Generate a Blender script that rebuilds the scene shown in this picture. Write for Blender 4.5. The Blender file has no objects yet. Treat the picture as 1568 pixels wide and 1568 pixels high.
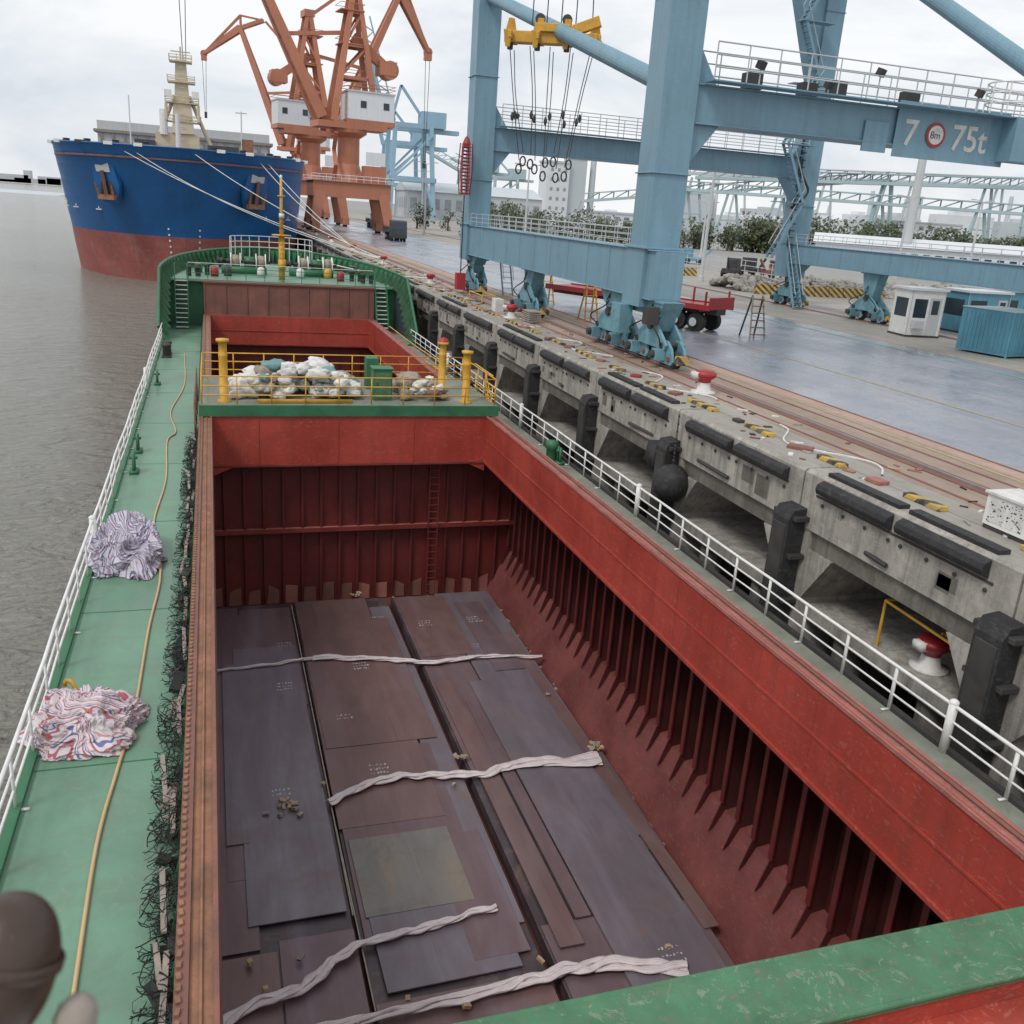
import bpy, math, random, bmesh
from mathutils import Vector, Matrix, noise
random.seed(7)
R=random.random
def U(a,b): return a+(b-a)*random.random()
scene=bpy.context.scene
# ---------------------------------------------------------------- materials
def lin(c): return (c[0],c[1],c[2],1)
class NT:
    def __init__(s,name):
        s.m=bpy.data.materials.new(name); s.m.use_nodes=True
        s.t=s.m.node_tree; s.n=s.t.nodes; s.l=s.t.links
        s.b=s.n['Principled BSDF']
        s.tc=s.n.new('ShaderNodeTexCoord')
    def mapping(s,scale=(1,1,1),rot=(0,0,0),src='Object'):
        m=s.n.new('ShaderNodeMapping'); m.inputs['Scale'].default_value=scale; m.inputs['Rotation'].default_value=rot
        s.l.new(s.tc.outputs[src],m.inputs[0]); return m.outputs[0]
    def noise(s,vec,scale,detail=6,rough=.6,dist=0):
        n=s.n.new('ShaderNodeTexNoise'); n.inputs['Scale'].default_value=scale; n.inputs['Detail'].default_value=detail
        n.inputs['Roughness'].default_value=rough; n.inputs['Distortion'].default_value=dist
        s.l.new(vec,n.inputs['Vector']); return n.outputs[0]
    def ramp(s,fac,stops,const=False):
        r=s.n.new('ShaderNodeValToRGB'); e=r.color_ramp.elements
        if const: r.color_ramp.interpolation='CONSTANT'
        while len(e)<len(stops): e.new(.5)
        for i,(p,c) in enumerate(stops):
            e[i].position=p; e[i].color=lin(c) if not isinstance(c,(int,float)) else (c,c,c,1)
        s.l.new(fac,r.inputs[0]); return r.outputs[0]
    def mix(s,fac,a,b,mode='MIX'):
        x=s.n.new('ShaderNodeMix'); x.data_type='RGBA'; x.blend_type=mode
        for sock,v in ((x.inputs[0],fac),(x.inputs[6],a),(x.inputs[7],b)):
            if isinstance(v,(int,float)): sock.default_value=v
            elif isinstance(v,tuple): sock.default_value=lin(v)
            else: s.l.new(v,sock)
        return x.outputs[2]
    def math(s,op,a,b=0):
        x=s.n.new('ShaderNodeMath'); x.operation=op
        for sock,v in ((x.inputs[0],a),(x.inputs[1],b)):
            if isinstance(v,(int,float)): sock.default_value=v
            else: s.l.new(v,sock)
        return x.outputs[0]
    def bump(s,h,strength=.3,dist=.02):
        b=s.n.new('ShaderNodeBump'); b.inputs['Strength'].default_value=strength; b.inputs['Distance'].default_value=dist
        s.l.new(h,b.inputs['Height']); s.l.new(b.outputs[0],s.b.inputs['Normal'])
    def col(s,c): s.l.new(c,s.b.inputs['Base Color'])
    def rough(s,r):
        if isinstance(r,(int,float)): s.b.inputs['Roughness'].default_value=r
        else: s.l.new(r,s.b.inputs['Roughness'])
MATS={}
def paint(name,c,var=.18,rust=0.0,rc=(.13,.055,.025),rough=.5,scale=.6,streak=0.0,bump=.15,dirt=0.0,dc=(.1,.09,.075),scuff=None,buckle=0):
    t=NT(name); o=t.mapping()
    n1=t.noise(o,scale,5,.65)
    lo=tuple(x*(1-var) for x in c); hi=tuple(min(1,x*(1+var)) for x in c)
    k=t.ramp(n1,[(.3,lo),(.7,hi)])
    if dirt>0:
        nd=t.noise(o,scale*2.3,7,.72,.6); k=t.mix(t.ramp(nd,[(.60-dirt*.3,0),(.76,min(1,dirt+.3))]),k,dc)
    if streak>0:
        sv=t.mapping((2.2,2.2,.13)); ns=t.noise(sv,1.6,5,.75)
        k=t.mix(t.ramp(ns,[(.45,0),(.72,min(1,streak))]),k,tuple(x*.35+.02 for x in c))
    if scuff:
        s1=t.noise(t.mapping((1,1,3),(.5,.2,.3)),2.2,6,.8,2.5); k=t.mix(t.ramp(s1,[(.58,0),(.615,.65),(.65,0)]),k,scuff)
        s2=t.noise(t.mapping((1,1,1.5),(1.5,.9,.1)),5,6,.8,1.5); k=t.mix(t.ramp(s2,[(.63,0),(.68,.75)]),k,scuff)
    if rust>0:
        nr=t.noise(o,scale*5,8,.75,.3); k=t.mix(t.ramp(nr,[(.70-rust*.25,0),(.76-rust*.22,.9)]),k,rc)
    t.col(k); t.rough(t.ramp(n1,[(.3,max(.05,rough-.12)),(.7,min(1,rough+.15))]))
    h=t.noise(o,scale*14,4,.7)
    if buckle: h=t.math('ADD',h,t.math('MULTIPLY',t.noise(o,.55,2),buckle))
    t.bump(h,bump,.02)
    MATS[name]=t.m; return t.m
paint('deck_green',(.14,.275,.185),.2,.14,(.15,.12,.085),.40,.5,0,.12,.45,(.15,.19,.135),scuff=(.24,.29,.23))
paint('deck_dirty',(.22,.235,.19),.3,.3,(.15,.125,.095),.75,.9,0,.25,.6,(.21,.195,.165))
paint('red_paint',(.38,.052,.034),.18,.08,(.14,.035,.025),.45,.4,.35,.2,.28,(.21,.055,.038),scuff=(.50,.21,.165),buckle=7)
paint('red_top',(.33,.125,.10),.25,.22,(.15,.06,.03),.6,1.2,0,.2,.3,(.26,.18,.15),scuff=(.47,.33,.28))
paint('hold_red_shaded',(.135,.018,.016),.28,.12,(.05,.014,.010),.5,.6,.6,.2,.25,(.07,.022,.018),scuff=(.19,.055,.048))  # coaming red darkened: under-deck shade is put into the base colour
paint('hold_stiff_shaded',(.20,.028,.022),.25,.12,(.08,.02,.016),.5,.7,.5,.2,.25,(.12,.035,.03),scuff=(.28,.09,.08))  # mid red for stiffeners, part of the hold shade painted in
paint('frame_red_shaded',(.075,.014,.013),.3,.1,(.04,.012,.010),.6,.8,.4,.2,.2,(.05,.02,.018))  # darkest hold red: shade between the side frames carried by the colour
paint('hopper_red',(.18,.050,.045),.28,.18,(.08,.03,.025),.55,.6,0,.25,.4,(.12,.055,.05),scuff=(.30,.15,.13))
paint('rust_brown',(.22,.095,.07),.25,.25,(.12,.055,.035),.7,1.0,.35,.2,.25)
paint('rust_orange',(.28,.135,.08),.35,.4,(.14,.065,.04),.8,2.0,0,.4,.4,(.13,.08,.05))
paint('green_paint',(.034,.15,.07),.22,.22,(.1,.06,.035),.5,1.2,0,.15,.2,(.07,.11,.06))
paint('green_lip',(.06,.17,.085),.3,.48,(.20,.15,.105),.45,1.4,0,.3,.4,(.11,.14,.09),scuff=(.32,.34,.26))
paint('white_paint',(.74,.74,.71),.1,.14,(.3,.17,.09),.5,2.5,0,.1,.2,(.42,.37,.31))
paint('yellow_paint',(.62,.34,.04),.2,.14,(.2,.1,.04),.5,2,0,.1,.25,(.3,.19,.08))
paint('crane_blue',(.18,.315,.395),.1,.05,(.14,.12,.105),.42,.35,.3,.06,.18,(.145,.225,.275),scuff=(.26,.39,.46),buckle=2)
paint('crane_bogie',(.15,.32,.38),.2,.28,(.09,.07,.05),.5,1.2,.4,.1,.35)
paint('crane_rail_grey',(.46,.49,.50),.1,0,rough=.5)
paint('hull_blue',(.009,.105,.31),.25,.03,(.2,.1,.06),.42,.12,.4,.08,.15,(.02,.10,.22),scuff=(.05,.17,.34),buckle=8)
paint('hull_red',(.33,.095,.085),.25,.32,(.42,.26,.17),.6,.16,.5,.05,.3,(.38,.28,.23))
paint('own_hull',(.05,.06,.07),.2,.2,rough=.5)
paint('crane_orange',(.45,.175,.10),.15,.04,(.22,.10,.07),.5,.15,.3,.03)
paint('crane_red',(.30,.04,.035),.2,.05,rough=.5)
paint('cream',(.56,.49,.36),.1,.06,rough=.5)
paint('grey_steel',(.24,.23,.22),.15,.1,rough=.55,scale=.3,streak=.3)
paint('dark_steel',(.045,.042,.04),.3,.2,(.09,.05,.03),.6,1.5)
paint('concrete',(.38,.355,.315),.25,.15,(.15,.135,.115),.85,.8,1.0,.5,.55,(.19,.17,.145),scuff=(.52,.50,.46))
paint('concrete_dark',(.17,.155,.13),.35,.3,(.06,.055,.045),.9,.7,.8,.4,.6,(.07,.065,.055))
paint('rubber',(.022,.022,.023),.3,.15,(.07,.06,.055),.75,2,0,.3,.35,(.075,.07,.062),scuff=(.13,.12,.11))
paint('rope_dark',(.022,.027,.024),.4,0,rough=.9)
paint('wood',(.44,.31,.18),.25,.1,(.2,.13,.08),.8,6)
paint('grey_wood',(.32,.28,.24),.3,.2,(.12,.1,.08),.85,3)
paint('bag_white',(.64,.63,.60),.2,.04,(.3,.26,.2),.75,2.5,0,.3,.25,(.4,.36,.3))
paint('bag_tan',(.33,.27,.2),.35,.2,(.12,.11,.1),.8,3,0,.3,.4)
paint('hose',(.55,.38,.19),.1,0,rough=.5)
paint('bag_teal',(.17,.3,.29),.3,.1,rough=.8)
paint('glass',(.03,.045,.055),.2,0,rough=.1,bump=.0)
paint('far_blue',(.27,.42,.52),.1,0,rough=.6,scale=.1)  # far_ tones paled and greyed: distance haze is painted into their colours
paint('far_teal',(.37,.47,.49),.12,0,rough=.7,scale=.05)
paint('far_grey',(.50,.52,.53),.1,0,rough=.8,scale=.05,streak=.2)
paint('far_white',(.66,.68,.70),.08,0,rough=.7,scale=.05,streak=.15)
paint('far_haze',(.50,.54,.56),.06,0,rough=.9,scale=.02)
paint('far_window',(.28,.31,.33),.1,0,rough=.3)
paint('container_blue',(.11,.31,.41),.15,.1,rough=.5,scale=.8,streak=.5)
paint('red_lorry',(.34,.025,.03),.2,.1,rough=.4,scale=1,dirt=.2)
paint('foliage',(.075,.095,.045),.55,.2,(.12,.11,.05),.8,.35,0,0)
paint('bark',(.09,.07,.05),.2)
paint('stone',(.3,.28,.25),.4,.2,(.14,.13,.12),.9,1.2)
paint('brown_near',(.06,.035,.025),.3,.3,(.12,.07,.04),.35,8,0,.1)
paint('line_yellow',(.42,.33,.18),.2,.45,(.27,.24,.22),.8,1.5)
paint('line_white',(.5,.5,.48),.2,.35,(.3,.28,.27),.8,1.5)
paint('line_green',(.18,.34,.28),.2,.35,(.24,.25,.26),.8,1.2)
# steel plates (mill scale)
def plate(name,c,c2,r=.42):
    t=NT(name); o=t.mapping((1,.22,1)); n1=t.noise(o,.9,6,.65,.4)
    k=t.ramp(n1,[(.25,tuple(x*.78 for x in c)),(.5,c),(.75,c2)])
    o2=t.mapping(); n2=t.noise(o2,1.1,8,.75,.8); k=t.mix(t.ramp(n2,[(.52,0),(.70,.6)]),k,(.22,.135,.11))
    k=t.mix(t.ramp(t.noise(t.mapping((6,.15,1)),1.5,4,.6),[(.58,0),(.75,.3)]),k,(.08,.065,.075))
    k=t.mix(t.ramp(t.noise(t.mapping((1,1,1),(0,0,.7)),4,6,.8,2.0),[(.64,0),(.68,.4),(.72,0)]),k,(.36,.32,.33))
    k=t.mix(t.ramp(t.noise(t.mapping((.5,.08,1)),1.0,3,.6,1.2),[(.5,0),(.7,.35)]),k,(.27,.24,.29))
    t.col(k); t.b.inputs['Metallic'].default_value=.2
    t.rough(t.ramp(n2,[(.3,r-.08),(.7,r+.18)])); t.bump(t.noise(o2,.8,4),.15,.06)
    MATS[name]=t.m
plate('plate_purple',(.165,.108,.118),(.22,.155,.165))
plate('plate_grey',(.18,.15,.172),(.24,.21,.24))
plate('plate_brown',(.19,.115,.11),(.245,.155,.145))
plate('plate_patch',(.21,.20,.185),(.30,.235,.17),.5)
plate('plate_dark',(.07,.05,.055),(.10,.075,.08))
def cloth(name,base,stops,bands,dirt=.35,dc=(.30,.25,.23)):
    t=NT(name); uv=t.mapping((1,1,1),src='UV')
    sx=t.n.new('ShaderNodeSeparateXYZ'); t.l.new(uv,sx.inputs[0])
    a=t.math('FRACT',t.math('MULTIPLY',sx.outputs[0],bands))
    k=t.ramp(a,[(0,base)]+stops,True)
    k=t.mix(t.ramp(t.noise(t.mapping(),3,6,.7),[(.42,0),(.75,dirt)]),k,dc)
    t.col(k); t.rough(.65); t.bump(t.noise(t.mapping(),18,5,.7),.4,.02); MATS[name]=t.m
cloth('cloth_stripe',(.64,.58,.60),[(.30,(.42,.10,.12)),(.46,(.64,.58,.60)),(.60,(.11,.13,.30)),(.70,(.64,.58,.60)),(.82,(.50,.25,.27)),(.92,(.64,.58,.60))],6)
cloth('cloth_stripe_b',(.52,.49,.55),[(.26,(.17,.13,.24)),(.40,(.52,.49,.55)),(.56,(.27,.18,.28)),(.70,(.52,.49,.55)),(.80,(.11,.11,.20)),(.90,(.52,.49,.55))],7)
cloth('strap_cloth',(.72,.65,.65),[(.30,(.52,.30,.32)),(.38,(.72,.65,.65)),(.62,(.6,.42,.43)),(.68,(.72,.65,.65)),(.86,(.42,.36,.42)),(.9,(.72,.65,.65))],3,.5,(.4,.33,.31))
def ground_mat(name,c,c2,patch,r,sc=.12):
    t=NT(name); o=t.mapping(); n=t.noise(o,sc,7,.6,.5)
    k=t.ramp(n,[(.3,c),(.7,c2)])
    st=t.mapping((1,.12,1)); k=t.mix(t.ramp(t.noise(st,.9,6,.65),[(.45,0),(.75,.65)]),k,patch)
    k=t.mix(t.ramp(t.noise(t.mapping((4,.05,1)),.8,4,.65),[(.52,0),(.72,.4)]),k,tuple(x*.55 for x in c))
    k=t.mix(t.ramp(t.noise(o,2.5,7,.75),[(.50,0),(.72,.5)]),k,tuple(x*.5 for x in c))
    t.col(k); t.rough(t.ramp(t.noise(o,sc*2.5,5,.6),[(.35,r-.18),(.65,r+.12)]))
    t.bump(t.noise(o,20,4,.7),.25,.01); MATS[name]=t.m
ground_mat('asphalt_blue',(.225,.24,.29),(.32,.335,.375),(.37,.335,.335),.34)
ground_mat('quay_brown',(.29,.205,.155),(.39,.30,.235),(.20,.135,.10),.62,.3)
ground_mat('quay_concrete',(.30,.28,.245),(.38,.35,.31),(.21,.18,.15),.7,.3)
ground_mat('quay_pink',(.42,.26,.20),(.47,.33,.27),(.29,.22,.19),.65,.5)
ground_mat('far_ground',(.27,.265,.245),(.35,.34,.32),(.22,.22,.19),.9,.02)
t=NT('hazard'); o=t.mapping((1,1,1)); sx=t.n.new('ShaderNodeSeparateXYZ'); t.l.new(o,sx.inputs[0])
a=t.math('FRACT',t.math('MULTIPLY',t.math('ADD',t.math('ADD',sx.outputs[0],sx.outputs[1]),sx.outputs[2]),1.5))
k=t.ramp(a,[(0,(.6,.38,.05)),(.5,(.035,.035,.035))],True); k=t.mix(t.ramp(t.noise(o,3,7,.7),[(.44,0),(.64,.75)]),k,(.24,.20,.16))
t.col(k); t.rough(.7); MATS['hazard']=t.m
t=NT('water'); n=t.noise(t.mapping(),.03,4,.6)
t.col(t.ramp(n,[(.35,(.21,.20,.165)),(.65,(.25,.24,.20))])); t.rough(.14); t.b.inputs['IOR'].default_value=1.33
ov=t.mapping((1,2.1,1),(0,0,.35))
h=t.math('ADD',t.math('MULTIPLY',t.noise(ov,.45,3,.6,.6),1.5),t.math('MULTIPLY',t.noise(ov,2.0,5,.65,.4),.6))
t.bump(h,1.0,.42); MATS['water']=t.m
# ---------------------------------------------------------------- mesh builder
class MB:
    def __init__(s): s.v=[];s.f=[];s.m=[];s.ms=[]
    def mi(s,mat):
        if mat not in s.ms: s.ms.append(mat)
        return s.ms.index(mat)
    def add(s,vs,fs,mat):
        o=len(s.v); s.v+= [tuple(v) for v in vs]; i=s.mi(mat)
        for f in fs: s.f.append(tuple(o+k for k in f)); s.m.append(i)
    def box(s,c,sz,mat,rz=0,rx=0,ry=0):
        M=Matrix.Rotation(rz,3,'Z')@Matrix.Rotation(ry,3,'Y')@Matrix.Rotation(rx,3,'X'); c=Vector(c)
        vs=[c+M@Vector((x*sz[0]/2,y*sz[1]/2,z*sz[2]/2)) for x in(-1,1) for y in(-1,1) for z in(-1,1)]
        s.add(vs,[(0,1,3,2),(4,6,7,5),(0,4,5,1),(2,3,7,6),(0,2,6,4),(1,5,7,3)],mat)
    def bb(s,x0,x1,y0,y1,z0,z1,mat): s.box(((x0+x1)/2,(y0+y1)/2,(z0+z1)/2),(x1-x0,y1-y0,z1-z0),mat)
    def frame(s,d):
        d=Vector(d).normalized(); up=Vector((0,0,1)) if abs(d.z)<.95 else Vector((0,1,0))
        a=d.cross(up).normalized(); b=a.cross(d).normalized(); return a,b
    def beam(s,p0,p1,w,h,mat,w1=None,h1=None):
        p0=Vector(p0);p1=Vector(p1);a,b=s.frame(p1-p0); w1=w if w1 is None else w1; h1=h if h1 is None else h1
        vs=[]
        for p,ww,hh in((p0,w,h),(p1,w1,h1)):
            vs+=[p-a*ww/2-b*hh/2,p+a*ww/2-b*hh/2,p+a*ww/2+b*hh/2,p-a*ww/2+b*hh/2]
        s.add(vs,[(0,1,2,3),(7,6,5,4),(0,4,5,1),(1,5,6,2),(2,6,7,3),(3,7,4,0)],mat)
    def tube(s,p0,p1,r,mat,n=8,r1=None):
        p0=Vector(p0);p1=Vector(p1);a,b=s.frame(p1-p0); r1=r if r1 is None else r1; vs=[]
        for p,rr in((p0,r),(p1,r1)):
            for i in range(n):
                t=2*math.pi*i/n; vs.append(p+a*math.cos(t)*rr+b*math.sin(t)*rr)
        fs=[(i,(i+1)%n,n+(i+1)%n,n+i) for i in range(n)]+[tuple(range(n))[::-1],tuple(range(n,2*n))]
        s.add(vs,fs,mat)
    def path(s,pts,r,mat,n=6):
        pts=[Vector(p) for p in pts]; vs=[];fs=[]; L=len(pts)
        for i,p in enumerate(pts):
            d=pts[min(i+1,L-1)]-pts[max(i-1,0)]
            if d.length<1e-6: d=Vector((0,1,0))
            a,b=s.frame(d)
            for k in range(n):
                t=2*math.pi*k/n; vs.append(p+a*math.cos(t)*r+b*math.sin(t)*r)
        for i in range(L-1):
            for k in range(n): fs.append((i*n+k,i*n+(k+1)%n,(i+1)*n+(k+1)%n,(i+1)*n+k))
        s.add(vs,fs,mat)
    def prism(s,poly,ext,mat):
        p=[Vector(q) for q in poly]; e=Vector(ext); n=len(p)
        s.add(p+[q+e for q in p],[tuple(range(n))[::-1],tuple(range(n,2*n))]+[(i,(i+1)%n,n+(i+1)%n,n+i) for i in range(n)],mat)
    def lathe(s,c,prof,mat,n=16,axis=(0,0,1)):
        c=Vector(c); d=Vector(axis).normalized(); a,b=s.frame(d); vs=[];fs=[]
        for r,h in prof:
            for k in range(n):
                t=2*math.pi*k/n; vs.append(c+d*h+a*math.cos(t)*r+b*math.sin(t)*r)
        for i in range(len(prof)-1):
            for k in range(n): fs.append((i*n+k,i*n+(k+1)%n,(i+1)*n+(k+1)%n,(i+1)*n+k))
        s.add(vs,fs,mat)
    def sheet(s,x0,x1,y0,y1,z,mat): s.add([(x0,y0,z),(x1,y0,z),(x1,y1,z),(x0,y1,z)],[(0,1,2,3)],mat)
    def build(s,name,parent=None,smooth=False,bevel=0):
        me=bpy.data.meshes.new(name); me.from_pydata(s.v,[],s.f)
        for m in s.ms: me.materials.append(MATS[m])
        me.polygons.foreach_set('material_index',s.m)
        bm=bmesh.new(); bm.from_mesh(me); bmesh.ops.recalc_face_normals(bm,faces=bm.faces); bm.to_mesh(me); bm.free()
        if smooth: me.polygons.foreach_set('use_smooth',[True]*len(me.polygons))
        o=bpy.data.objects.new(name,me); scene.collection.objects.link(o)
        if parent: o.parent=parent
        if bevel:
            b=o.modifiers.new('bevel','BEVEL'); b.width=bevel; b.segments=2; b.limit_method='ANGLE'
        return o
def empty(name):
    e=bpy.data.objects.new(name,None); scene.collection.objects.link(e); e.empty_display_size=.1; return e
def lerp(a,b,t): return a+(b-a)*t
def catmull(pts,n=8):
    pts=[Vector(p) for p in pts]; P=[pts[0]*2-pts[1]]+pts+[pts[-1]*2-pts[-2]]; out=[]
    for i in range(1,len(P)-2):
        for k in range(n):
            t=k/n; a,b,c,d=P[i-1],P[i],P[i+1],P[i+2]
            out.append(.5*((2*b)+(c-a)*t+(2*a-5*b+4*c-d)*t*t+(3*b-a-3*c+d)*t**3))
    out.append(pts[-1]); return out
# ================================================================= SHIP
ship=empty('cargo_ship')
DZ=-.9; CX=4.8
def hb(Y):
    if Y<=64: return 7.85
    t=min(1,(Y-64)/22.0); return 7.85*max(0,1-t**2.3)**.62
m=MB()
ys=[-20,0,20,40,60,64]+[64+22*i/24 for i in range(1,25)]
def rim(Y):
    if Y<60: return DZ
    if Y<64.5: return lerp(DZ,2.2,(Y-60)/4.5)
    return 2.2+.3*(Y-64.5)/21
for sgn in(-1,1):
    vs=[];fs=[]
    for Y in ys:
        b=hb(Y); f=max(0,(Y-64)/22)
        for k,(z,q) in enumerate(((rim(Y)-.02,1),(DZ-1.2,1-.12*f),(-4.2,1-.3*f),(-9,1-.5*f))):
            vs.append((CX+sgn*b*q,Y-(0 if k==0 else f*f*k*.8),z))
    for i in range(len(ys)-1):
        for k in range(3):
            a=i*4+k; fs.append((a,a+1,a+5,a+4))
    m.add(vs,fs,'own_hull')
m.build('hull',ship,True)
m=MB()
m.bb(-3.05,-.62,-20,67.5,DZ-.12,DZ,'deck_green')
m.bb(10.92,11.75,-20,67.5,DZ-.12,DZ,'deck_dirty'); m.bb(11.75,12.65,-20,67.5,DZ-.12,DZ-.003,'deck_dirty')
m.bb(-3.07,-2.93,-20,62,DZ,DZ+.09,'green_paint')
m.bb(12.55,12.67,-20,62,DZ,DZ+.09,'dark_steel')
fd=2.25
pl=[(CX-hb(Y)+.05,Y,fd) for Y in [66.8]+[68+i*1.2 for i in range(15)]]+[(CX+hb(Y)-.05,Y,fd) for Y in reversed([66.8]+[68+i*1.2 for i in range(15)])]
m.prism(pl,(0,0,-.15),'deck_green')
m.bb(-3,12.6,67.3,67.5,DZ,fd-.16,'green_paint')
y=-10
while y<66:
    m.bb(-2.92,-.63,y,y+.03,DZ,DZ+.006,'green_paint'); y+=6
m.build('deck',ship)
m=MB()
def coam(y0,y1):
    m.bb(-.6,-.52,y0,y1,DZ,-.03,'red_paint'); m.bb(-.62,-.47,y0,y1,-.03,0,'rust_brown')
    m.bb(-.47,-.22,y0,y1,-.09,-.05,'rust_orange'); m.bb(-.22,-.16,y0,y1,-1.9,.015,'rust_brown')
    m.bb(10.5,10.56,y0,y1,-1.9,-.0,'red_paint'); m.bb(10.56,10.84,y0,y1,-.09,-.04,'red_top'); m.bb(10.84,10.92,y0,y1,DZ,0,'red_top')
    m.bb(10.44,10.5,y0,y1,-1.95,-1.86,'red_paint')
    m.bb(10.475,10.5,y0,y1,-1.0,-.94,'red_paint')
    m.bb(10.46,10.5,y0,y1,-.06,.02,'red_top')
    y=y0+5.6
    while y<y1-1: m.bb(10.492,10.5,y,y+.03,-1.86,-.08,'red_paint'); y+=5.6
coam(7,35.3); coam(41,66)
y=8
while y<66:
    if not 35<y<41.3:
        m.prism([(-.6,y,-.1),(-.6,y,DZ),(-.78,y,DZ)],(0,.02,0),'green_paint')
        m.prism([(10.92,y,-.1),(10.92,y,DZ),(11.15,y,DZ)],(0,.02,0),'red_top')
    y+=.9
m.bb(-.6,11,6.16,7.03,-.12,.0,'green_lip'); m.bb(-.6,11,6.9,7.02,-1.9,-.12,'red_paint'); m.bb(-.6,11,6.2,6.32,DZ,-.12,'red_paint')
m.bb(-.6,11.6,4.6,6.2,-.55,-.42,'red_paint')
m.tube((-.6,7.03,-.03),(11,7.03,-.03),.045,'green_lip',10); m.tube((-.6,6.17,-.03),(11,6.17,-.03),.04,'green_lip',10)
m.bb(-.6,10.95,35.3,35.38,-1.9,.0,'red_paint'); m.bb(-.62,10.97,35.22,35.36,.0,.42,'green_paint')
m.bb(-.6,10.95,35.2,35.3,-1.98,-1.9,'hold_stiff_shaded'); m.bb(-.6,10.95,35.36,41,.36,.42,'deck_dirty')
m.bb(-.6,10.95,40.95,41.02,-1.9,.36,'red_paint')
m.bb(-.6,-.5,35.4,41,DZ,.36,'green_paint'); m.bb(10.85,10.95,35.4,41,DZ,.36,'green_paint')
for sx,s in((-.16,1),(10.5,-1)):
    m.prism([(sx,35.28,-1.5),(sx+s*.0,35.28,-2.3),(sx+s*.7,35.28,-1.98),(sx+s*.7,35.28,-1.88),(sx+s*.2,35.28,-1.8)],(0,-.05,0),'red_paint')
for x in [1.5+3*i for i in range(3)]:
    m.bb(x-.02,x+.02,35.27,35.3,-1.88,-.02,'red_paint')
m.bb(-.6,10.95,66,66.1,-1.9,.0,'red_paint'); m.bb(-.6,10.95,65.9,66,-1.98,-1.9,'hold_stiff_shaded')
m.bb(-.55,10.9,66.3,66.5,0,2.12,'rust_brown'); m.bb(-.6,10.95,66.2,66.6,2.08,2.2,'rust_brown')
for x in [-.5+1.37*i for i in range(9)]: m.bb(x-.03,x+.03,66.24,66.3,0.02,2.06,'rust_brown')
m.bb(-.6,10.95,66.1,66.3,-.06,.0,'rust_brown')
m.bb(-.16,10.5,65.96,66,-1.02,-.96,'red_paint')
m.build('hatch_coaming',ship,False,.008)
m=MB()
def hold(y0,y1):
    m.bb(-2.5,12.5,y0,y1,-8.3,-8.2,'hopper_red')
    m.bb(12.5,12.56,y0,y1,-8.2,-1.0,'frame_red_shaded'); m.bb(-2.6,-2.5,y0,y1,-8.2,-1.0,'hold_red_shaded')
    m.bb(10.56,12.5,y0,y1,-1.95,-1.88,'frame_red_shaded'); m.bb(-2.5,-.22,y0,y1,-1.95,-1.88,'hold_red_shaded')
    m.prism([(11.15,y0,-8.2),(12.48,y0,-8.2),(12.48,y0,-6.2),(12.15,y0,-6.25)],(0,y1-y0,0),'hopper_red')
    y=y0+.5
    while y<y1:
        m.prism([(12.5,y,-1.95),(12.5,y,-6.2),(11.75,y,-6.85),(12.02,y,-6.0),(12.05,y,-3.0),(11.7,y,-1.95)],(0,.03,0),'frame_red_shaded')
        m.bb(12.0,12.05,y-.06,y+.09,-6.0,-3.0,'hold_red_shaded')
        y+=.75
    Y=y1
    m.bb(-2.5,12.5,Y,Y+.05,-8.2,-1.9,'hold_red_shaded')
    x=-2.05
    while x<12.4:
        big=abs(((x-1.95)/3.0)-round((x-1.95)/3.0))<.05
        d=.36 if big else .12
        m.bb(x-.015,x+.015,Y-d,Y,-8.2,-1.95,'hold_red_shaded')
        m.bb(x-(.13 if big else .045),x+(.13 if big else .045),Y-d-.02,Y-d,-8.2,-1.95,'hold_stiff_shaded' if big else 'hold_red_shaded')
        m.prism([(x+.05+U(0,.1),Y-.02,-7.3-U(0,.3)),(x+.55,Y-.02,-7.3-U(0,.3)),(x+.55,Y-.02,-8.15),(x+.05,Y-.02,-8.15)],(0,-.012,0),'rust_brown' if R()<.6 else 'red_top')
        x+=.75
    m.bb(-2.5,12.5,Y-.36,Y-.02,-4.88,-4.82,'red_top'); m.bb(-2.5,12.5,Y-.38,Y-.36,-4.94,-4.76,'hold_stiff_shaded')
    m.bb(-2.5,12.5,y0-.05,y0,-8.2,-1.9,'hold_red_shaded')
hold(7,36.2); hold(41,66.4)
for z in [-7.8+.3*i for i in range(20)]: m.tube((8.35,35.75,z),(8.75,35.75,z),.015,'hold_stiff_shaded',6)
m.tube((8.35,35.75,-8),(8.35,35.75,-2),.02,'hold_stiff_shaded',6); m.tube((8.75,35.75,-8),(8.75,35.75,-2),.02,'hold_stiff_shaded',6)
m.build('cargo_hold',ship)
m=MB()
y=7.2
while y<35:
    m.box((-.575,y,.02),(.05,.09,.03),'rust_orange',U(-.3,.3)); y+=.16
y=7.2
pts=[]
while y<66:
    pts.append((11.05+.015*math.sin(y*3),y,DZ+.75+.03*math.sin(y*1.7))); y+=.5
m.path(pts,.022,'rust_orange',5)
y=7.2
while y<35:
    m.box((11.2+.02*math.sin(y),y,DZ+.03),(.05,.12,.03),'rust_orange' if R()<.6 else 'wood',U(-.4,.4)); y+=.2
m.tube((10.75,7,0.0),(10.75,35.2,0.0),.03,'rust_brown',6); m.tube((-.35,7,-.03),(-.35,35.2,-.03),.022,'rust_orange',6)
m.build('hatch_cover_chain',ship)
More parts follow.
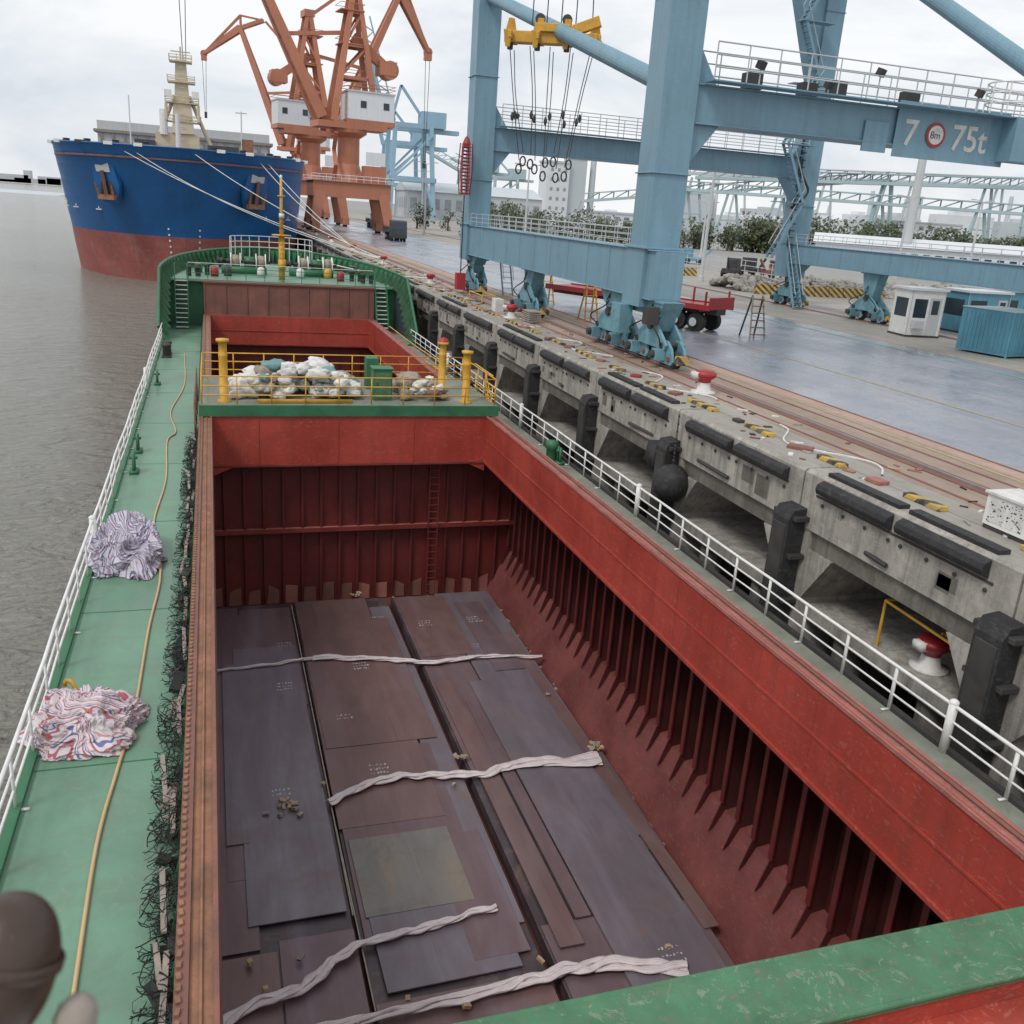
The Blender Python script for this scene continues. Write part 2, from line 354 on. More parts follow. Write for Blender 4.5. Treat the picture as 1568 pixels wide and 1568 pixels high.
def railing(name,x,y0,y1,lean,thick,mat='white_paint',zt=.05,sp=1.5,par=ship,jit=.018):
    m=MB(); n=int((y1-y0)/sp); P=[]
    for i in range(n+1):
        y=y0+i*sp; P.append((y,U(-jit,jit)))
        big=any(abs(y-t)<sp/2 for t in thick)
        if big: m.tube((x,y,DZ),(x+lean,y,zt+.06),.085,mat,10); m.lathe((x+lean,y,zt+.05),[(.09,0),(.085,.04),(.04,.07),(0,.075)],mat,10)
        else: m.box((x+lean/2+P[-1][1],y,(DZ+zt)/2),(.035,.075,zt-DZ),mat)
        if i%2==0 and not big: m.beam((x,y,DZ+.02),(x+lean*1.0-.18*(1 if x>5 else -1),y,DZ+.02),.05,.03,mat)
    for fr,r in((1,.035),(.68,.022),(.38,.022)):
        m.path([(x+lean*fr+p[1],p[0],lerp(DZ,zt,fr)) for p in P],r,mat,8)
    return m.build(name,par,True)
railing('railing_port',-3.0,-8,62,0,[23.5,44])
railing('railing_starboard',12.55,-8,61,0,[11.8,24.5,37.2,50])
m=MB()
Yl=[60+i*.5 for i in range(9)]+[64.5+21.5*(1-(1-i/26)**1.7) for i in range(27)]
for sgn in(-1,1):
    o=[];
    for Y in Yl:
        b=hb(Y); zt=lerp(-.1,3.1,min(1,(Y-60)/4.0)) + .35*max(0,(Y-64)/22)
        o.append((Vector((CX+sgn*b,Y,rim(Y)-.3)),Vector((CX+sgn*(b+.12),Y+.1*(Y>80),zt))))
    vs=[];fs=[]
    for a,b in o:
        mid=a.lerp(b,.42); vs+= [a,mid,b]
    for i in range(len(o)-1): fs.append((i*3,i*3+1,i*3+4,i*3+3)); fs.append((i*3+1,i*3+2,i*3+5,i*3+4))
    m.add(vs,fs,'green_paint')
    m.path([b for a,b in o],.09,'green_paint',8)
    for i in range(0,len(o),1):
        a,b=o[i]; inn=Vector((CX,min(a.y,76),a.z))-a; inn.z=0; inn.normalize()
        m.prism([b,a+inn*.05,a+inn*.55+Vector((0,0,.3))],(0,.03,0),'green_lip')
m.build('bulwark',ship)
m=MB()
def stair(x0,x1,yb,zb,yt,zt,mat='green_paint'):
    for x in(x0,x1):
        m.beam((x,yb,zb),(x,yt,zt),.05,.22,mat)
        m.path([(x,yb,zb+.95),(x,yt,zt+.95),(x,yt+.6,zt+.95)],.025,mat,6)
        for t in(0,.5,1): m.tube((x,lerp(yb,yt,t),lerp(zb,zt,t)),(x,lerp(yb,yt,t),lerp(zb,zt,t)+.95),.02,mat,6)
    n=11
    for i in range(n):
        t=(i+.5)/n; m.box(((x0+x1)/2,lerp(yb,yt,t),lerp(zb,zt,t)),(x1-x0-.05,.24,.035),'white_paint')
stair(-2.35,-1.55,65.2,DZ,66.9,fd); stair(11.0,11.8,65.2,DZ,66.9,fd)
for x0,x1 in((-1.5,10.9),):
    for z in(.4,.75,1.05): m.tube((x0,66.95,fd+z),(x1,66.95,fd+z),.022,'white_paint' if z>1 else 'green_paint',6)
    x=x0
    while x<=x1+.01: m.tube((x,66.95,fd),(x,66.95,fd+1.05),.022,'green_paint',6); x+=1.24
for z in(.35,.8,1.25):
    m.path([(CX+3.3*math.cos(a),81.6+3.2*math.sin(a),3.25+z) for a in [math.pi*i/12 for i in range(13)]],.03,'white_paint',6)
for i in range(13):
    a=math.pi*i/12; m.tube((CX+3.3*math.cos(a),81.6+3.2*math.sin(a),2.4),(CX+3.3*math.cos(a),81.6+3.2*math.sin(a),4.5),.028,'white_paint',6)
m.build('forecastle_rail',ship,False)
m=MB()
m.tube((4.75,69,fd),(4.75,69,5.3),.22,'yellow_paint',12,.2); m.tube((4.75,69,5.3),(4.75,69,9.0),.14,'yellow_paint',12,.08)
m.bb(4.1,5.4,68.6,69.4,5.25,5.32,'yellow_paint'); m.tube((4.2,69,5.3),(5.3,69,5.3),.05,'yellow_paint')
m.box((4.75,68.8,3.3),(.5,.3,.7),'yellow_paint'); m.box((4.75,68.75,6.6),(.35,.25,.3),'white_paint')
m.tube((4.5,68.9,7.9),(5.0,68.9,7.9),.05,'yellow_paint'); m.lathe((4.75,69,9.0),[(.07,0),(.09,.1),(.09,.25),(0,.3)],'white_paint',10)
for i in range(14): m.tube((4.55,68.78,2.6+i*.3),(4.95,68.78,2.6+i*.3),.015,'yellow_paint',5)
m.build('foremast',ship,True)
m=MB()
for cx in(2.3,7.2):
    for dx in(-.9,.9):
        m.lathe((cx+dx,73.2,fd+.85),[(0,-.05),(.62,-.05),(.62,.0),(.3,.02),(.3,.6),(.62,.62),(.62,.67),(0,.67)],'white_paint',18,(1,0,0))
        m.lathe((cx+dx,73.2,fd+.85),[(.32,.05),(.46,.08),(.48,.3),(.46,.52),(.32,.56)],'bag_tan',18,(1,0,0))
    m.tube((cx-1.6,73.2,fd+.85),(cx+1.9,73.2,fd+.85),.1,'dark_steel'); m.box((cx,73.2,fd+.25),(3.2,1.2,.5),'green_paint'); m.box((cx+.45,73.9,fd+.7),(.8,.8,.9),'green_paint')
    m.lathe((cx-1.9,73.2,fd+.85),[(0,0),(.33,0),(.2,.15),(.2,.3),(.33,.42),(0,.42)],'dark_steel',14,(1,0,0))
for (x,y) in((-.6,70.5),(10.2,70.5),(1,78),(8.6,78),(-1.2,69),(10.8,69),(3,76.5),(6.6,76.5)):
    for d in(-.3,.3): m.lathe((x+d,y,fd),[(.17,0),(.17,.6),(.22,.62),(.22,.7),(0,.72)],'dark_steel',12)
for (x,y,c) in((.2,69.6,'red_lorry'),(9,70,'red_lorry'),(6.2,71,'white_paint'),(3.4,70.5,'bag_white'),(8.3,72,'yellow_paint'),(-.9,72,'green_paint'),(1.1,70.3,'dark_steel')):
    m.lathe((x,y,fd),[(0,0),(.26,0),(.29,.3),(.26,.6),(.12,.7),(0,.7)],c,12)
m.build('windlass',ship,True)
m=MB()
PZ=.42
def pillar(x,y,h):
    m.lathe((x,y,PZ),[(.26,0),(.26,.05),(.155,.06),(.155,h*.72),(.165,h*.73),(.165,h*.76),(.15,h*.77),(.15,h-.12),(.24,h-.1),(.24,h),(0,h+.01)],'yellow_paint',16)
pillar(.3,36.0,2.35); pillar(9.75,36.0,2.1); pillar(9.3,38.4,2.1)
m.lathe((9.3,38.4,PZ+2.1),[(.24,0),(.2,.12),(0,.2)],'red_lorry',12)
m.build('vent_pillar',ship,True)
m=MB()
def yrail(p,q,n,h=1.05,mat='yellow_paint'):
    p=Vector(p);q=Vector(q)
    for z in(h,h*.66,h*.33): m.tube(p+Vector((0,0,z)),q+Vector((0,0,z)),.026,mat,7)
    for i in range(n+1):
        a=p.lerp(q,i/n); m.tube(a,a+Vector((0,0,h)),.026,mat,7)
yrail((-.5,35.45,PZ),(10.85,35.45,PZ),9); yrail((-.5,40.85,PZ),(10.85,40.85,PZ),9)
yrail((-.5,35.5,PZ),(-.5,40.8,PZ),4); yrail((10.85,35.5,PZ),(10.85,40.8,PZ),4)
yrail((10.85,35.5,DZ),(10.85,37,PZ),3); m.path([(10.4,41,.1),(10.7,44,.25),(10.7,48,.1)],.03,'yellow_paint')
yrail((-.75,34.3,DZ),(-.75,41.5,DZ),4,1.6,'rust_brown')
m.path([(10.9,36,1.5),(10.95,39,1.5),(10.9,44,.5),(10.9,52,.35),(10.9,60,.35)],.03,'yellow_paint')
m.box((3.3,35.6,PZ+.1),(3.6,.05,.14),'yellow_paint')
m.build('crossdeck_railing',ship,True)
m=MB()
m.bb(6.0,6.75,36.2,36.9,PZ,PZ+1.25,'green_paint'); m.bb(5.95,6.8,36.15,36.95,PZ+1.25,PZ+1.3,'green_paint'); m.bb(6.05,6.7,36.17,36.2,PZ+.1,PZ+1.1,'green_lip')
m.tube((6.15,36.15,PZ+.6),(6.15,36.15,PZ+.75),.02,'dark_steel'); m.bb(6.1,6.6,38.6,39.3,PZ,PZ+1.3,'green_paint')
m.build('green_locker',ship,False,.015)
m=MB()
for (x,y) in((-2.6,31),(-2.65,33.6),(12.2,31.2),(12.3,31.9),(-2.6,46),(12.2,50)):
    m.box((x,y,DZ+.05),(.28,.5,.1),'green_paint')
    m.tube((x,y-.12,DZ),(x,y-.12,DZ+.65),.05,'green_paint'); m.tube((x,y+.12,DZ),(x,y+.12,DZ+.65),.05,'green_paint'); m.tube((x-.12,y,DZ+.5),(x+.12,y,DZ+.5),.05,'green_paint')
m.lathe((12.0,31.5,DZ),[(.2,0),(.2,.5),(.26,.55),(.24,.8),(0,.85)],'green_paint',14)
for (x,y) in((-2.5,54),(-2.5,54.9),(12.1,44)): m.lathe((x,y,DZ),[(.22,0),(.2,.55),(.27,.6),(.27,.7),(0,.74)],'dark_steel',14)
m.bb(-2.75,-2.25,53.6,55.3,DZ,DZ+.06,'dark_steel')
m.build('deck_bollards',ship,True)
m=MB()
hp=catmull([(-1.75,6,DZ+.03),(-1.77,9,DZ+.03),(-1.8,11.9,DZ+.03),(-1.68,13.8,DZ+.03),(-1.55,15.6,DZ+.03),(-1.5,19,DZ+.03),(-1.4,21.5,DZ+.03),(-1.5,23.5,DZ+.03),(-1.75,26,DZ+.03),(-1.6,30,DZ+.03),(-1.75,35,DZ+.03),(-1.5,36.5,DZ+.03),(-1.8,40,DZ+.03),(-1.4,46,DZ+.03),(-1.6,55,DZ+.03)],8)
m.path(hp,.03,'hose',8); m.build('deck_hose',None,True)
m=MB()
for i in range(2300):
    y=6+29*R()**1.15; x=-.66-.34*R()**1.4; 
    if noise.noise(Vector((0,y*.6,3)))<-.3 and R()<.6: continue
    z=DZ+.02+U(0,.6)*max(0,1-(-.66-x)/.5)
    p=Vector((x,y,z)); pts=[p]; d=Vector((U(-1,1),U(-1,1),U(-.4,.4))).normalized()
    for k in range(5):
        d=(d+Vector((U(-1,1),U(-1,1),U(-.5,.5)))*.7).normalized(); p=p+d*.07
        p.x=min(-.63,max(-1.12,p.x)); p.z=max(DZ+.012,min(-.15,p.z)); pts.append(p.copy())
    m.path(pts,U(.004,.010),'rope_dark',3)
for y in [7+.9*i for i in range(31)]:
    xx=-.72-.2*R(); 
    if R()<.75: m.beam((xx,y,DZ+.30),(xx+U(-.12,.1),y+U(.7,1.5),DZ+U(.2,.35)),.07,.035,'grey_wood')
for s in range(120):
    y=U(6,34); m.box((-.68-U(0,.2),y,DZ+U(.03,.3)),(U(.05,.2),U(.1,.5),U(.03,.15)),random.choice(['rope_dark','rope_dark','rope_dark','dark_steel','grey_wood']),U(-.4,.4),U(-.4,.4),U(-.5,.5))
m.build('cargo_net',None)
# ================================================================= cloth bundles
def bundle(name,c,sx,sy,sz,mat,seed,rz=0,sub=7):
    bm=bmesh.new(); bmesh.ops.create_icosphere(bm,subdivisions=sub,radius=1)
    uv=bm.loops.layers.uv.new('u'); org={}
    for v in bm.verts:
        o=v.co.copy(); org[v.index]=o
        q=o*1.0+Vector((seed,seed*2.3,0))
        big=noise.noise(q*1.2)*.42+noise.noise(q*2.6+Vector((4,4,4)))*.18
        w=Vector((noise.noise(q*1.7+Vector((9,0,0))),noise.noise(q*1.7+Vector((0,9,0))),noise.noise(q*1.7+Vector((0,0,9)))))
        rg=(1-abs(noise.noise((q+w*.8)*2.6))*2.2); rg2=(1-abs(noise.noise((q+w*.5)*6))*2); rg3=(1-abs(noise.noise((q+w*.3)*12))*2)
        r=.95+big+rg*.10+rg2*.07+rg3*.025
        p=o*r
        zz=max(0,(p.z+.40))*sz*(.75+.35*noise.noise(Vector((p.x*1.5+seed,p.y*1.5,4))))
        fl=1+.18*max(0,.3-zz)/.3
        v.co=Vector((p.x*sx*fl,p.y*sy*fl,zz))
        if v.co.z<.03: v.co.z=.012+.015*R()
    for f in bm.faces:
        f.smooth=True
        for l in f.loops:
            o=org[l.vert.index]; s=o+Vector((seed,0,0)); l[uv].uv=(o.x*.45+o.z*.5+.5*noise.noise(s*1.3)+.10*noise.noise(s*3.2)+3,o.y)
    me=bpy.data.meshes.new(name); bm.to_mesh(me); bm.free(); me.materials.append(MATS[mat])
    ob=bpy.data.objects.new(name,me); scene.collection.objects.link(ob); ob.location=c; ob.rotation_euler=(0,0,rz); return ob
bundle('striped_tarpaulin_bundle',(-2.2,23.4,DZ),.74,1.15,.85,'cloth_stripe_b',3.1)
bundle('striped_tarpaulin_bundle.001',(-2.25,15.15,DZ),.72,.72,.58,'cloth_stripe',8.7,.5)
m=MB(); m.path(catmull([(-2.75,16.1,DZ+.1),(-2.72,16.15,DZ+.4),(-2.6,16.1,DZ+.42),(-2.5,16.0,DZ+.2)],5),.04,'yellow_paint',8); m.build('yellow_rope',None,True)
def sacks(name,n,box,z0,h,mats,seed,s=.42):
    m=MB(); random.seed(seed)
    base=bmesh.new(); bmesh.ops.create_icosphere(base,subdivisions=3,radius=1)
    V=[v.co.copy() for v in base.verts]; F=[tuple(v.index for v in f.verts) for f in base.faces]; base.free()
    for i in range(n):
        c=Vector((U(box[0],box[1]),U(box[2],box[3]),0)); ex=1-abs((c.x-(box[0]+box[1])/2)/((box[1]-box[0])/2))**3
        c.z=z0+.12+U(0,h)*max(.2,ex); k=U(.6,1.15)*s; M=Matrix.Rotation(U(0,6.3),3,'Z')@Matrix.Rotation(U(-.7,.7),3,'X'); sd=Vector((i*3.1,seed,0))
        vs=[]
        for v in V:
            q=Vector([math.copysign(abs(a)**.7,a) for a in v]); r=1+.32*noise.noise(v*2.2+sd)+.24*(1-abs(noise.noise(v*4+sd))*2)
            p=M@Vector((q.x*k*r,q.y*k*.7*r,q.z*k*.48*r)); p+=c; p.z=max(p.z,z0+.005); vs.append(p)
        m.add(vs,F,random.choice(mats))
    return m.build(name,None,True)
sacks('sack_pile',125,(.8,5.5,36.2,39.3),PZ,1.05,['bag_white']*7+['bag_teal','bag_tan','bag_white'],5,.36)
sacks('rope_and_sack_pile',40,(7.2,9.0,36.2,38.6),PZ,.7,['bag_tan','bag_tan','grey_wood','rust_brown','bag_white'],9,.28)
random.seed(11)
# ================================================================= steel plates
cargo=empty('steel_plate_cargo'); TZ=-7.7
m=MB()
def pl(x0,x1,y0,y1,z,mat,th=.03,r=0): m.box(((x0+x1)/2,(y0+y1)/2,z-th/2),(x1-x0,y1-y0,th),mat,r)
m.bb(-2.4,2.6,8,35.2,-8.2,TZ-.05,'plate_dark'); m.bb(2.72,6.5,8,35.2,-8.2,TZ-.05,'plate_dark'); m.bb(6.75,10.7,10,35.2,-8.2,TZ-.06,'plate_dark')
pl(-2.4,.9,8,16.6,TZ-.01,'plate_brown'); pl(.95,2.6,8,16.9,TZ-.015,'plate_purple')
pl(-2.4,.55,16.7,34.9,TZ+.02,'plate_purple'); pl(.6,2.55,27,34.7,TZ+.01,'plate_purple')
pl(.3,2.5,17.4,31.2,TZ+.06,'plate_grey',.035,.003); pl(-.1,1.1,19,34.2,TZ+.03,'plate_purple',.03)
pl(-.1,.45,20.3,30,TZ+.075,'plate_grey',.02)
pl(2.75,5.6,20.4,35.1,TZ+.035,'plate_brown',.03,-.004); pl(5.66,6.48,16.2,34.2,TZ+.01,'plate_grey'); pl(2.8,6.2,24.2,33,TZ+.06,'plate_brown',.03,.004)
pl(2.9,5.5,17.1,19.9,TZ+.06,'plate_patch',.03,.01); pl(2.8,5.9,16.4,24,TZ+.022,'plate_purple'); pl(3.0,6.0,14.9,17.3,TZ+.045,'plate_grey',.04,.02)
pl(5.0,6.3,15.3,19.6,TZ+.052,'plate_purple',.03,.015)
pl(2.75,6.5,8,14.7,TZ-.02,'plate_brown'); pl(3.2,6.2,8.2,13.9,TZ+.01,'plate_purple',.03,.01)
pl(6.8,8.5,22.2,35,TZ+.02,'plate_purple'); pl(8.55,10.9,18.5,35.1,TZ+.03,'plate_grey',.04,-.003); pl(8.1,10.4,12.5,27.4,TZ+.08,'plate_grey',.04,.004)
pl(6.95,7.55,15.2,27.6,TZ+.07,'plate_brown',.05,.006); pl(7.65,8.05,16,26.2,TZ+.055,'plate_purple',.05,.004)
pl(6.8,10.7,8.5,16,TZ-.01,'plate_purple'); pl(10.45,10.85,15,31,TZ+.05,'plate_brown',.04,.01); pl(10.5,11.05,18,23,TZ-.05,'plate_purple',.04,-.02)
pl(6.9,8.9,29.5,34.8,TZ+.048,'plate_brown',.03,.002); pl(9.2,10.3,28,34,TZ+.07,'plate_purple',.03,.01)
m.build('plates',cargo,False,.004)
m=MB()
random.seed(4)
for (x,y,zz) in((1.9,28.4,.063),(4.6,29.4,.063),(9.0,30.2,.045),(2.1,31.5,.02),(5.9,33.2,.022),(3.6,26,.063),(1.4,22.4,.063),(4.2,23.1,.04),(9.6,32.5,.075),(9.4,14.6,.083),(7.6,32.5,.052)):
    for r_ in range(3 if R()<.45 else 2):
        xx=x-.25
        while xx<x+.25:
            w=U(.025,.06)
            m.box((xx,y-r_*.2+U(-.02,.02),TZ+zz),(w,U(.02,.09),.002),'line_white',U(-.5,.5)); xx+=w+U(.03,.08)
m.build('chalk_marking',cargo)
m=MB(); m.box((2.64,26,TZ+.03),(.035,17.5,.02),'grey_wood'); m.box((2.68,17.5,TZ+.02),(.03,6,.02),'grey_wood',.01); m.build('seam_dunnage',cargo)
def strap(name,pts,w,seed):
    P=catmull(pts,26); n=12; vs=[];fs=[]; me_uv=[]; L=len(P)
    for sidx in range(3):
        o=len(vs)
        for i,p in enumerate(P):
            d=(P[min(i+1,L-1)]-P[max(i-1,0)]).normalized(); a=Vector((-d.y,d.x,0)).normalized()
            s=i*.16; W=w(i/(L-1)); ph=sidx*2.1
            ww=W*.62*(1+.6*noise.noise(Vector((s*1.1,seed,ph)))); hh=.035+.04*noise.noise(Vector((s*1.6,seed,7+ph)))
            off=a*(.11*noise.noise(Vector((s*.8,seed,3)))+W*.75*math.sin(s*.8+ph+1.5*noise.noise(Vector((s*.5,seed,ph)))))
            up=.02+.03*(1+math.cos(s*.8+ph))
            for k in range(n):
                t=2*math.pi*k/n; r=1+.25*noise.noise(Vector((math.cos(t)*2+s*.7,math.sin(t)*2,seed+ph+s*.5)))
                vs.append(p+off+a*math.cos(t)*ww*r+Vector((0,0,1))*(max(-.5,math.sin(t))*max(.015,hh)*r+up))
        for i in range(L-1):
            for k in range(n):
                fs.append((o+i*n+k,o+i*n+(k+1)%n,o+(i+1)*n+(k+1)%n,o+(i+1)*n+k)); c=.3*sidx
                me_uv.append([(k/n+c,i),((k+1)/n+c,i),((k+1)/n+c,i+1),(k/n+c,i+1)])
    me=bpy.data.meshes.new(name); me.from_pydata([tuple(v) for v in vs],[],fs); u=me.uv_layers.new(name='u'); j=0
    for q in me_uv:
        for c in q: u.data[j].uv=c; j+=1
    me.polygons.foreach_set('use_smooth',[True]*len(fs)); me.materials.append(MATS['strap_cloth'])
    o=bpy.data.objects.new(name,me); scene.collection.objects.link(o); return o
Zs=TZ+.09
strap('cloth_strap',[(-1,29.5,Zs),(1.6,29.7,Zs),(3.0,29.95,Zs)],lambda t:.04,1.3)
strap('cloth_strap.001',[(3.0,29.95,Zs),(5.2,29.5,Zs),(7,28.9,Zs),(9,29.0,Zs),(11.2,28.6,Zs)],lambda t:.12-.06*t,2.3)
strap('cloth_strap.002',[(2.55,21.5,Zs),(3.8,22.1,Zs),(5.3,22.2,Zs),(7,21.9,Zs),(8.3,22.2,Zs),(10.75,21.9,Zs)],lambda t:.12+.16*max(0,t-.7)/.3,3.7)
strap('cloth_strap.003',[(-.9,13.6,Zs),(-.1,14.9,Zs),(1.4,15.4,Zs),(2.5,16.2,Zs),(4.2,16.4,Zs),(5.9,16.7,Zs)],lambda t:.13-.05*t,5.1)
strap('cloth_strap.004',[(1.2,14.2,Zs),(3.4,14.3,Zs),(5.9,14.4,Zs),(7.6,14.5,Zs),(9.5,13.9,Zs)],lambda t:.08+.10*t,6.9)
m=MB()
random.seed(21)
def clump(x,y,z,n,sp=.16):
    for i in range(n): m.box((x+U(-sp,sp),y+U(-sp,sp),z+.04+U(0,.12 if n>4 else .01)),(U(.08,.2),U(.06,.12),U(.05,.09)),random.choice(['wood','wood','grey_wood']),U(0,3),U(-.4,.4),U(-.4,.4))
clump(1.55,21.6,TZ+.07,14,.22); clump(1.2,21.4,TZ+.07,3,.3); clump(6.6,22.9,TZ+.1,7,.16); clump(10.9,22.7,TZ,14,.2); clump(5.35,35.6,TZ-.1,9,.2)
for (x,y) in((.3,16.3),(1.35,16.2),(2.3,16.1),(1.8,21.1),(6.1,21.6),(2.3,14.2),(3.4,14.6),(2.55,22.4),(10.5,26),(4.5,14.1),(6.4,14.9),(.6,15.5),(9.4,14.6)): clump(x,y,TZ+.08,1,.03)
for i in range(46): 
    y=U(9,35.5); clump(U(10.95,11.3),y,-8.1+.0,random.choice([1,1,1,2]),.1)
for i in range(16): clump(U(7,11.6),U(35.3,35.8),-8.1,1)
m.build('dunnage_blocks',None,False,.006)
# ================================================================= WATER, GROUND, QUAY
m=MB(); WZ=-4.2
m.sheet(-4000,-3.0,-400,5000,WZ,'water'); m.sheet(12.6,60,-400,700,WZ,'water'); m.sheet(-3.0,12.6,66.6,5000,WZ,'water'); m.sheet(-3.0,12.6,-400,-19.9,WZ,'water'); m.build('water')
m=MB(); GZ=2.4
m.sheet(15.2,5000,-300,5000,GZ-.004,'far_ground'); m.build('ground')
m=MB()
m.sheet(15.2,19.4,-40,420,GZ+.004,'quay_brown'); m.sheet(19.4,20.1,-40,420,GZ+.006,'quay_pink'); m.sheet(20.1,36.5,-40,420,GZ+.004,'asphalt_blue')
m.sheet(36.5,62,-40,420,GZ+.004,'quay_concrete')
m.sheet(15.2,16.0,-40,420,GZ+.009,'quay_concrete')
m.build('quay_pavement')
m=MB()
for x,w,mt in((25.2,.13,'line_yellow'),(34.6,.3,'line_green'),(36.4,.2,'line_yellow'),(19.2,.12,'line_yellow')):
    m.sheet(x-w/2,x+w/2,-40,400,GZ+.012,mt)
m.build('road_marking')
m=MB()
for X in(17.45,43.0):
    m.bb(X-.28,X-.06,-40,400,GZ+.005,GZ+.03,'rust_brown'); m.bb(X+.06,X+.28,-40,400,GZ+.005,GZ+.03,'rust_brown')
    m.bb(X-.035,X+.035,-40,400,GZ,GZ+.075,'grey_steel')
for X in(20.05,16.35,18.6): m.bb(X-.05,X+.05,-40,400,GZ+.007,GZ+.02,'rust_brown')
m.build('crane_rail')
wh=empty('wharf'); m=MB(); mr=MB(); SP=6.85
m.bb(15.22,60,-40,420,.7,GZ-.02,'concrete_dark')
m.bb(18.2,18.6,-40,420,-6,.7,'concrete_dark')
for k in range(-4,60):
    Y=12+SP*k; y0=Y+.03; y1=Y+SP-.03
    m.prism([(14.0,y0,.95),(15.22,y0,.95),(15.22,y0,GZ),(14.08,y0,GZ),(14.0,y0,GZ-.08)],(0,y1-y0,0),'concrete')
    m.bb(14.08,15.2,y0+.1,y1-.1,GZ,GZ+.002,'quay_concrete')
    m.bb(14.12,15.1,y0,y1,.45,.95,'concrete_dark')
    m.bb(14.04,18.2,Y-.55,Y+.55,-6,.947,'concrete')
    for s in(-1,1):
        m.prism([(14.06,Y+s*.55,.44),(14.06,Y+s*1.5,.44),(14.06,Y+s*.55,-.9)],(4,0,0),'concrete')
    mr.prism([(13.5,Y-.34,-3.8),(13.5,Y-.34,1.15),(13.62,Y-.34,1.4),(14.0,Y-.34,1.45),(14.0,Y-.34,-3.8)],(0,.68,0),'rubber')
    mr.bb(13.48,13.51,Y-.27,Y+.27,-3.6,1.0,'dark_steel')
    for z in(1.2,.2,-1): mr.bb(13.6,14.02,Y-.5,Y+.5,z-.06,z+.06,'dark_steel')
    for a,b in((.75,3.25),(3.55,6.1)):
        da=U(-.15,.1); dz=U(-.04,.03)
        mr.prism([(13.98,Y+a+da,GZ-.50+dz),(13.8,Y+a+da,GZ-.42+dz),(13.76,Y+a+da,GZ-.30+dz),(13.8,Y+a+da,GZ-.18+dz),(13.98,Y+a+da,GZ-.10+dz)],(0,b-a,0),'rubber')
        mr.bb(13.97,14.0,Y+a-.15,Y+b+.15,GZ-.56,GZ-.50,'dark_steel')
        if k%2==0: mr.bb(14.1,14.4,Y+a,Y+b,GZ+.003,GZ+.1,'rubber')
        for q in range(4): mr.tube((13.99,Y+a+q*.8,GZ-.7),(13.95,Y+a+q*.8,GZ-.7),.05,'dark_steel',8)
    # patches of repair / holes on the face, drip stains under drains
    for q in range(3):
        yy=Y+U(.8,6); w=U(.15,.7); m.bb(13.993,14.0,yy,yy+w,U(1.0,1.3),U(1.4,1.75),random.choice(['concrete_dark','concrete_dark','quay_concrete']))
    mr.tube((14.02,Y+U(1.5,5.5),1.15),(13.96,Y+3,1.1) if False else (13.93,Y+3.4,1.15),.06,'dark_steel',8)
    if k<30:
        m.bb(14.3,18.2,Y+.55,Y+SP-.55,-1.45,-1.05,'concrete')
        m.tube((14.8,Y+2,-6),(14.8,Y+2,-1.45),.4,'concrete_dark',14); m.tube((14.8,Y+5,-6),(14.8,Y+5,-1.45),.4,'concrete_dark',14)
m.build('wharf_structure',wh,False,.02); mr.build('fenders',wh,False,.02)
m=MB()
m.lathe((13.7,25.1,.15),[(0,-.6),(.3,-.53),(.52,-.3),(.6,0),(.52,.3),(.3,.53),(0,.6)],'rubber',20)
for i in range(14): m.tube((13.7,25.1,.7+i*.12),(13.7+.0*i,25.13,.8+i*.12),.035 if i%2 else .02,'dark_steel',6)
m.box((13.75,26.3,.7),(.5,.9,.7),'rubber',0,.3)
m.build('ball_fender',None,True)
def bollard(x,y,z,s=1.0,name='mooring_bollard'):
    m=MB(); m.lathe((x,y,z),[(0,0),(.42*s,0),(.42*s,.06*s),(.24*s,.1*s),(.2*s,.35*s)],'bag_white',18)
    m.lathe((x,y,z),[(.2*s,.35*s),(.22*s,.45*s),(.36*s,.55*s),(.38*s,.66*s),(.3*s,.74*s),(0,.76*s)],'red_lorry',18)
    m.box((x-.3*s,y,z+.6*s),(.35*s,.28*s,.2*s),'bag_white'); return m.build(name,None,True)
bollard(14.95,14.6,-1.05,1); bollard(16.3,28.4,GZ,1.05)
for k in range(1,10): bollard(15.6,28.4+20.5*k,GZ,1)
m=MB(); random.seed(31)
for i in range(70):
    y=9+i*3.42
    L=U(1.0,1.9); m.box((15.0+U(-.06,.06),y,GZ+.06),(.26,L,.12),'hazard',U(-.05,.05))
    if R()<.6: m.box((15.05,y+U(1,2.2),GZ+.05),(U(.2,.5),U(.3,.7),.1),random.choice(['red_lorry','rust_brown','concrete','dark_steel','red_top']),U(0,1))
m.build('quay_kerb_blocks',None,False,.02)
m=MB(); random.seed(8)
for i in range(420):
    y=U(8,120); x=U(14.3,17.2); m.box((x,y,GZ+.02),(U(.03,.15),U(.04,.35),.03),random.choice(['wood','dark_steel','rust_brown','bag_white','concrete','red_top','rubber']),U(0,3))
for i in range(8):
    y=18+i*9; pts=[(15.6+.6*math.sin(j*.9+i),y+j*.6,GZ+.03) for j in range(10)]; m.path(catmull(pts,4),.03,random.choice(['red_top','bag_white','rope_dark']),5)
m.build('quay_debris')
m=MB(); m.bb(15.15,15.95,13.2,14.3,GZ+.1,GZ+.75,'white_paint'); m.bb(15.1,16.0,13.15,14.35,GZ+.75,GZ+.8,'bag_white'); m.bb(15.17,15.93,13.22,14.28,GZ+.01,GZ+.1,'dark_steel')
m.bb(15.14,15.15,13.3,13.72,GZ+.18,GZ+.68,'bag_white'); m.bb(15.14,15.15,13.78,14.2,GZ+.18,GZ+.68,'bag_white')
for i in range(70):
    m.box((U(15.2,15.9),13.19,GZ+U(.15,.68)),(U(.01,.05),.004,U(.01,.04)),'dark_steel'); m.box((15.136,U(13.3,14.2),GZ+U(.18,.68)),(.004,U(.01,.05),U(.01,.03)),'dark_steel')
m.build('electrical_box',None,False,.01)
